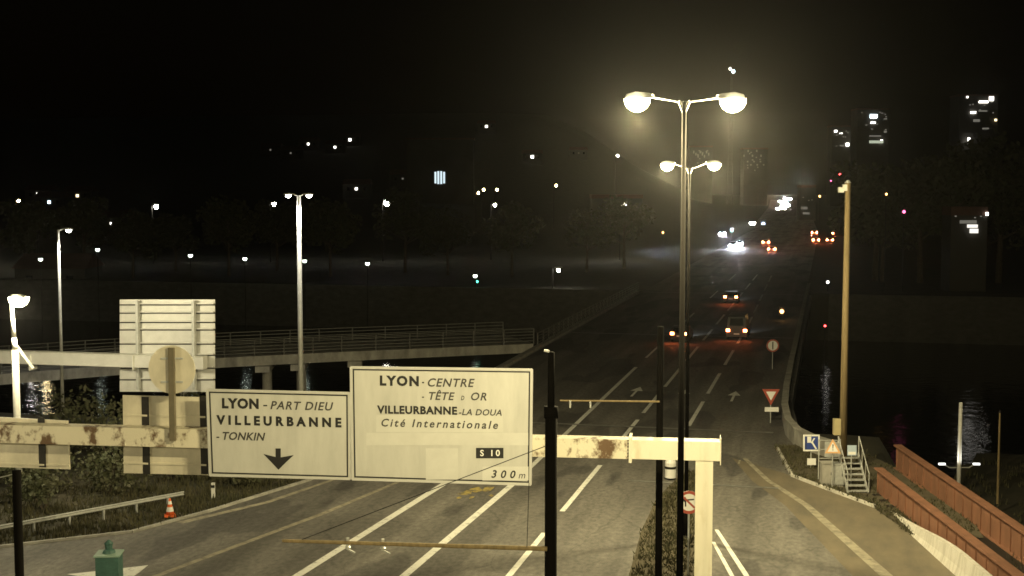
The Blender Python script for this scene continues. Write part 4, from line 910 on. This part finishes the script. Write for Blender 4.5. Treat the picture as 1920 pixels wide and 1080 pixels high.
for x, y, lab in ((1447, 467, 'nearer of two small cars with red tail lights at the far end of the bridge'), (1436, 454, 'farther of two small cars with red tail lights at the far end of the bridge'),
                  (1530, 450, 'left car of the red brake light group beside the brown mast'), (1556, 450, 'right car of the red brake light group beside the brown mast'), (1527, 436, 'rear left car of the red brake light group'), (1566, 437, 'rear right car of the red brake light group, touching the brown mast'),
                  (1497, 385, 'far car with red tail lights right of the white headlight cluster'), (1504, 374, 'farthest car with red tail lights right of the white headlight cluster')):
    q = rd_pt(x, y, .85)
    if first: far_car.location = (q[0], q[1] + 2.1, q[2]); far_car['label'] = lab; first = False
    else: dup(far_car, (q[0], q[1] + 2.1, q[2]), 0, lab)
heads = []
first = True
for x, y, lab in ((1376, 459, 'left of two oncoming cars with blinding white headlights beyond the bridge'), (1388, 456, 'right of two oncoming cars with blinding white headlights beyond the bridge'), (1467, 385, 'nearest car of the white headlight cluster at the end of the road'), (1474, 379, 'middle car of the white headlight cluster at the end of the road'),
                  (1482, 373, 'farthest car of the white headlight cluster at the end of the road'), (1356, 438, 'oncoming car with small white headlights left of the blinding pair'), (1459, 391, 'lowest left car added to the white headlight cluster at the end of the road'), (1470, 390, 'lowest right car added to the white headlight cluster at the end of the road'), (1478, 385, 'car added at the right side of the white headlight cluster'), (1463, 378, 'car added at the upper left of the white headlight cluster'), (1472, 372, 'car added at the top of the white headlight cluster'), (1412, 418, 'oncoming car with small white headlights right of and above the blinding pair')):  # five cars added to the cluster to widen its white glare
    q = rd_pt(x, y, .7); rz = math.pi + rnd.uniform(-.02, .02)
    if first: head_car.location = (q[0], q[1] - 2.1, q[2]); head_car.rotation_euler = (0, 0, rz); head_car['label'] = lab; first = False
    else: heads.append(dup(head_car, (q[0], q[1] - 2.1, q[2]), rz, lab))

for c_ in (head_car, heads[0]):
    for hx in (-.6, .6):
        l_ = light('headlight_beam', V(0, 0, 0), 3000, (.88, .94, 1), c_, spot=50, aim=(0, 1, -.03), radius=.1); l_.location = (hx, 2.35, .75)
# small signal lights
def signal(x, y, z, m, r, label, name='signal_light'):
    p = D(x, y, z); b = V(p.x, p.y, min(p.z - 1, terr(p.x, p.y))); o = thing(name, b, label, 'signal light', 'signal lights beyond the bridge')
    MB().tube(b, p - V(0, 0, r * 1.5) + FH * .15, .07, .05, 6).build('post', DARKM, o); MB().frame(p + FH * .2, RT * r * 1.4, FH * .12, V(0, 0, r * 2.2)).build('signal_head', DARKM, o)
    MB().lathe(p, [(r * .3, -r), (r * .8, -r * .6), (r, 0), (r * .8, r * .6), (r * .3, r)], 10).build('lens', m, o)
SR, SP, SO = glow('red_signal', (1, .06, .06), 12), glow('magenta_signal', (1, .15, .35), 4), glow('amber_signal', (1, .5, .15), 8)
for x, y, z, m, r, lab in ((1695, 397, 184, SP, .22, 'magenta signal light among the black trees on the right'), (1662, 364, 184, SO, .15, 'amber signal light above and left of the magenta one'), (1575, 327, 480, SR, .35, 'red signal light above the top of the brown mast'),
    (1558, 339, 500, SP, .3, 'pink signal light left of the top of the brown mast'), (1537, 368, 520, SO, .4, 'amber signal light at the end of the road'), (1547, 611, 130, SR, .1, 'red signal light low over the dark water right of the bridge'), (1552, 529, 185, W_W, .2, 'pale signal light over the far quay right of the bridge'),
    (1612, 435, 320, SO, .2, 'amber signal light just right of the brown mast'), (1466, 584, 145, SO, .22, 'amber signal light by the bridge parapet'), (1243, 436, 330, SO, .25, 'amber signal light left of the lamp poles'), (1291, 434, 330, glow('cyan_signal', (.2, 1, .8), 5), .16, 'green signal light right of the lamp poles'),
    (1372, 432, 330, glow('cyan_signal', (.2, 1, .8), 5), .3, 'green signal light above the blinding headlights'), (1431, 420, 500, glow('blue_signal', (.55, .7, 1), 4), .7, 'pale blue signal light above the bridge end')):
    signal(x, y, z, m, r, lab)

# mast with crossarm on the lower right bank
z = 83; base = G(1797.5, 910, -4.0); z = (base - CAM).dot(FW); top = D(1800, 753, z)
rm_ = thing('lamp_mast', V(base.x, base.y, terr(base.x, base.y)), 'bright white mast with a low crossarm, on the dark bank at the right', 'street lamp')
MB().tube(V(base.x, base.y, terr(base.x, base.y)), V(base.x, base.y, top.z), .14, .11, 12).build('pole', WHITE, rm_, smooth=True)
ca = MB(); za = D(1798, 876, z).z; q = V(base.x, base.y, za); ca.bar(q - RT * .62, q + RT * .62, .07, .06); ca.build('crossarm', GALV, rm_)
for s in (-1, 1):
    a_ = q + RT * s * .62; e = a_ + RT * s * .35 + V(0, 0, .22); MB().bar(a_, e, .06, .06).build('arm', GALV, rm_)
    MB().frame(e + RT * s * .1, RT * .2, FH * .09, V(0, 0, .05)).build('lamp_head', glow('mast_lamp', (1, 1, .95), 2.5), rm_)
    light('lamp_light', e + FACE * .35 + V(0, 0, .12), 60, LED, rm_, spot=120, aim=(-RT * s * .75 - FACE * .2 + V(0, 0, 1)))
b = G(1870, 945, -4); bp = thing('bank_pole', b, 'thin brown pole at the far right beyond the girders', 'pole'); MB().tube(b, b + V(0, 0, 5.4), .07, .05, 8).build('shaft', WOOD, bp); MB().lathe(b + V(0, 0, 5.4), [(.08, 0), (.08, .08), (.02, .16)], 8).build('cap', DARKM, bp)

# ------------------------------------------------------------------ haze added to bloom the lamps: one even box of air round everything
hm = bpy.data.materials.new('lamp_glow_haze'); hm.use_nodes = True; n_ = hm.node_tree.nodes; n_.clear()
ho = n_.new('ShaderNodeOutputMaterial'); pv = n_.new('ShaderNodeVolumePrincipled'); pv.inputs['Density'].default_value = HAZE; pv.inputs['Color'].default_value = (.95, .95, .95, 1); pv.inputs['Anisotropy'].default_value = .9
hm.node_tree.links.new(pv.outputs[0], ho.inputs['Volume'])
hz = MB(); hz.add([V(x, y, z) for z in (-10, 125) for y in (YS[0] - 5, YS[-1] + 5) for x in (XS[0] - 5, XS[-1] + 5)], [(0, 2, 3, 1), (4, 5, 7, 6), (0, 1, 5, 4), (2, 6, 7, 3), (0, 4, 6, 2), (1, 3, 7, 5)])
struct(hz.build('haze', hm), 'stuff')
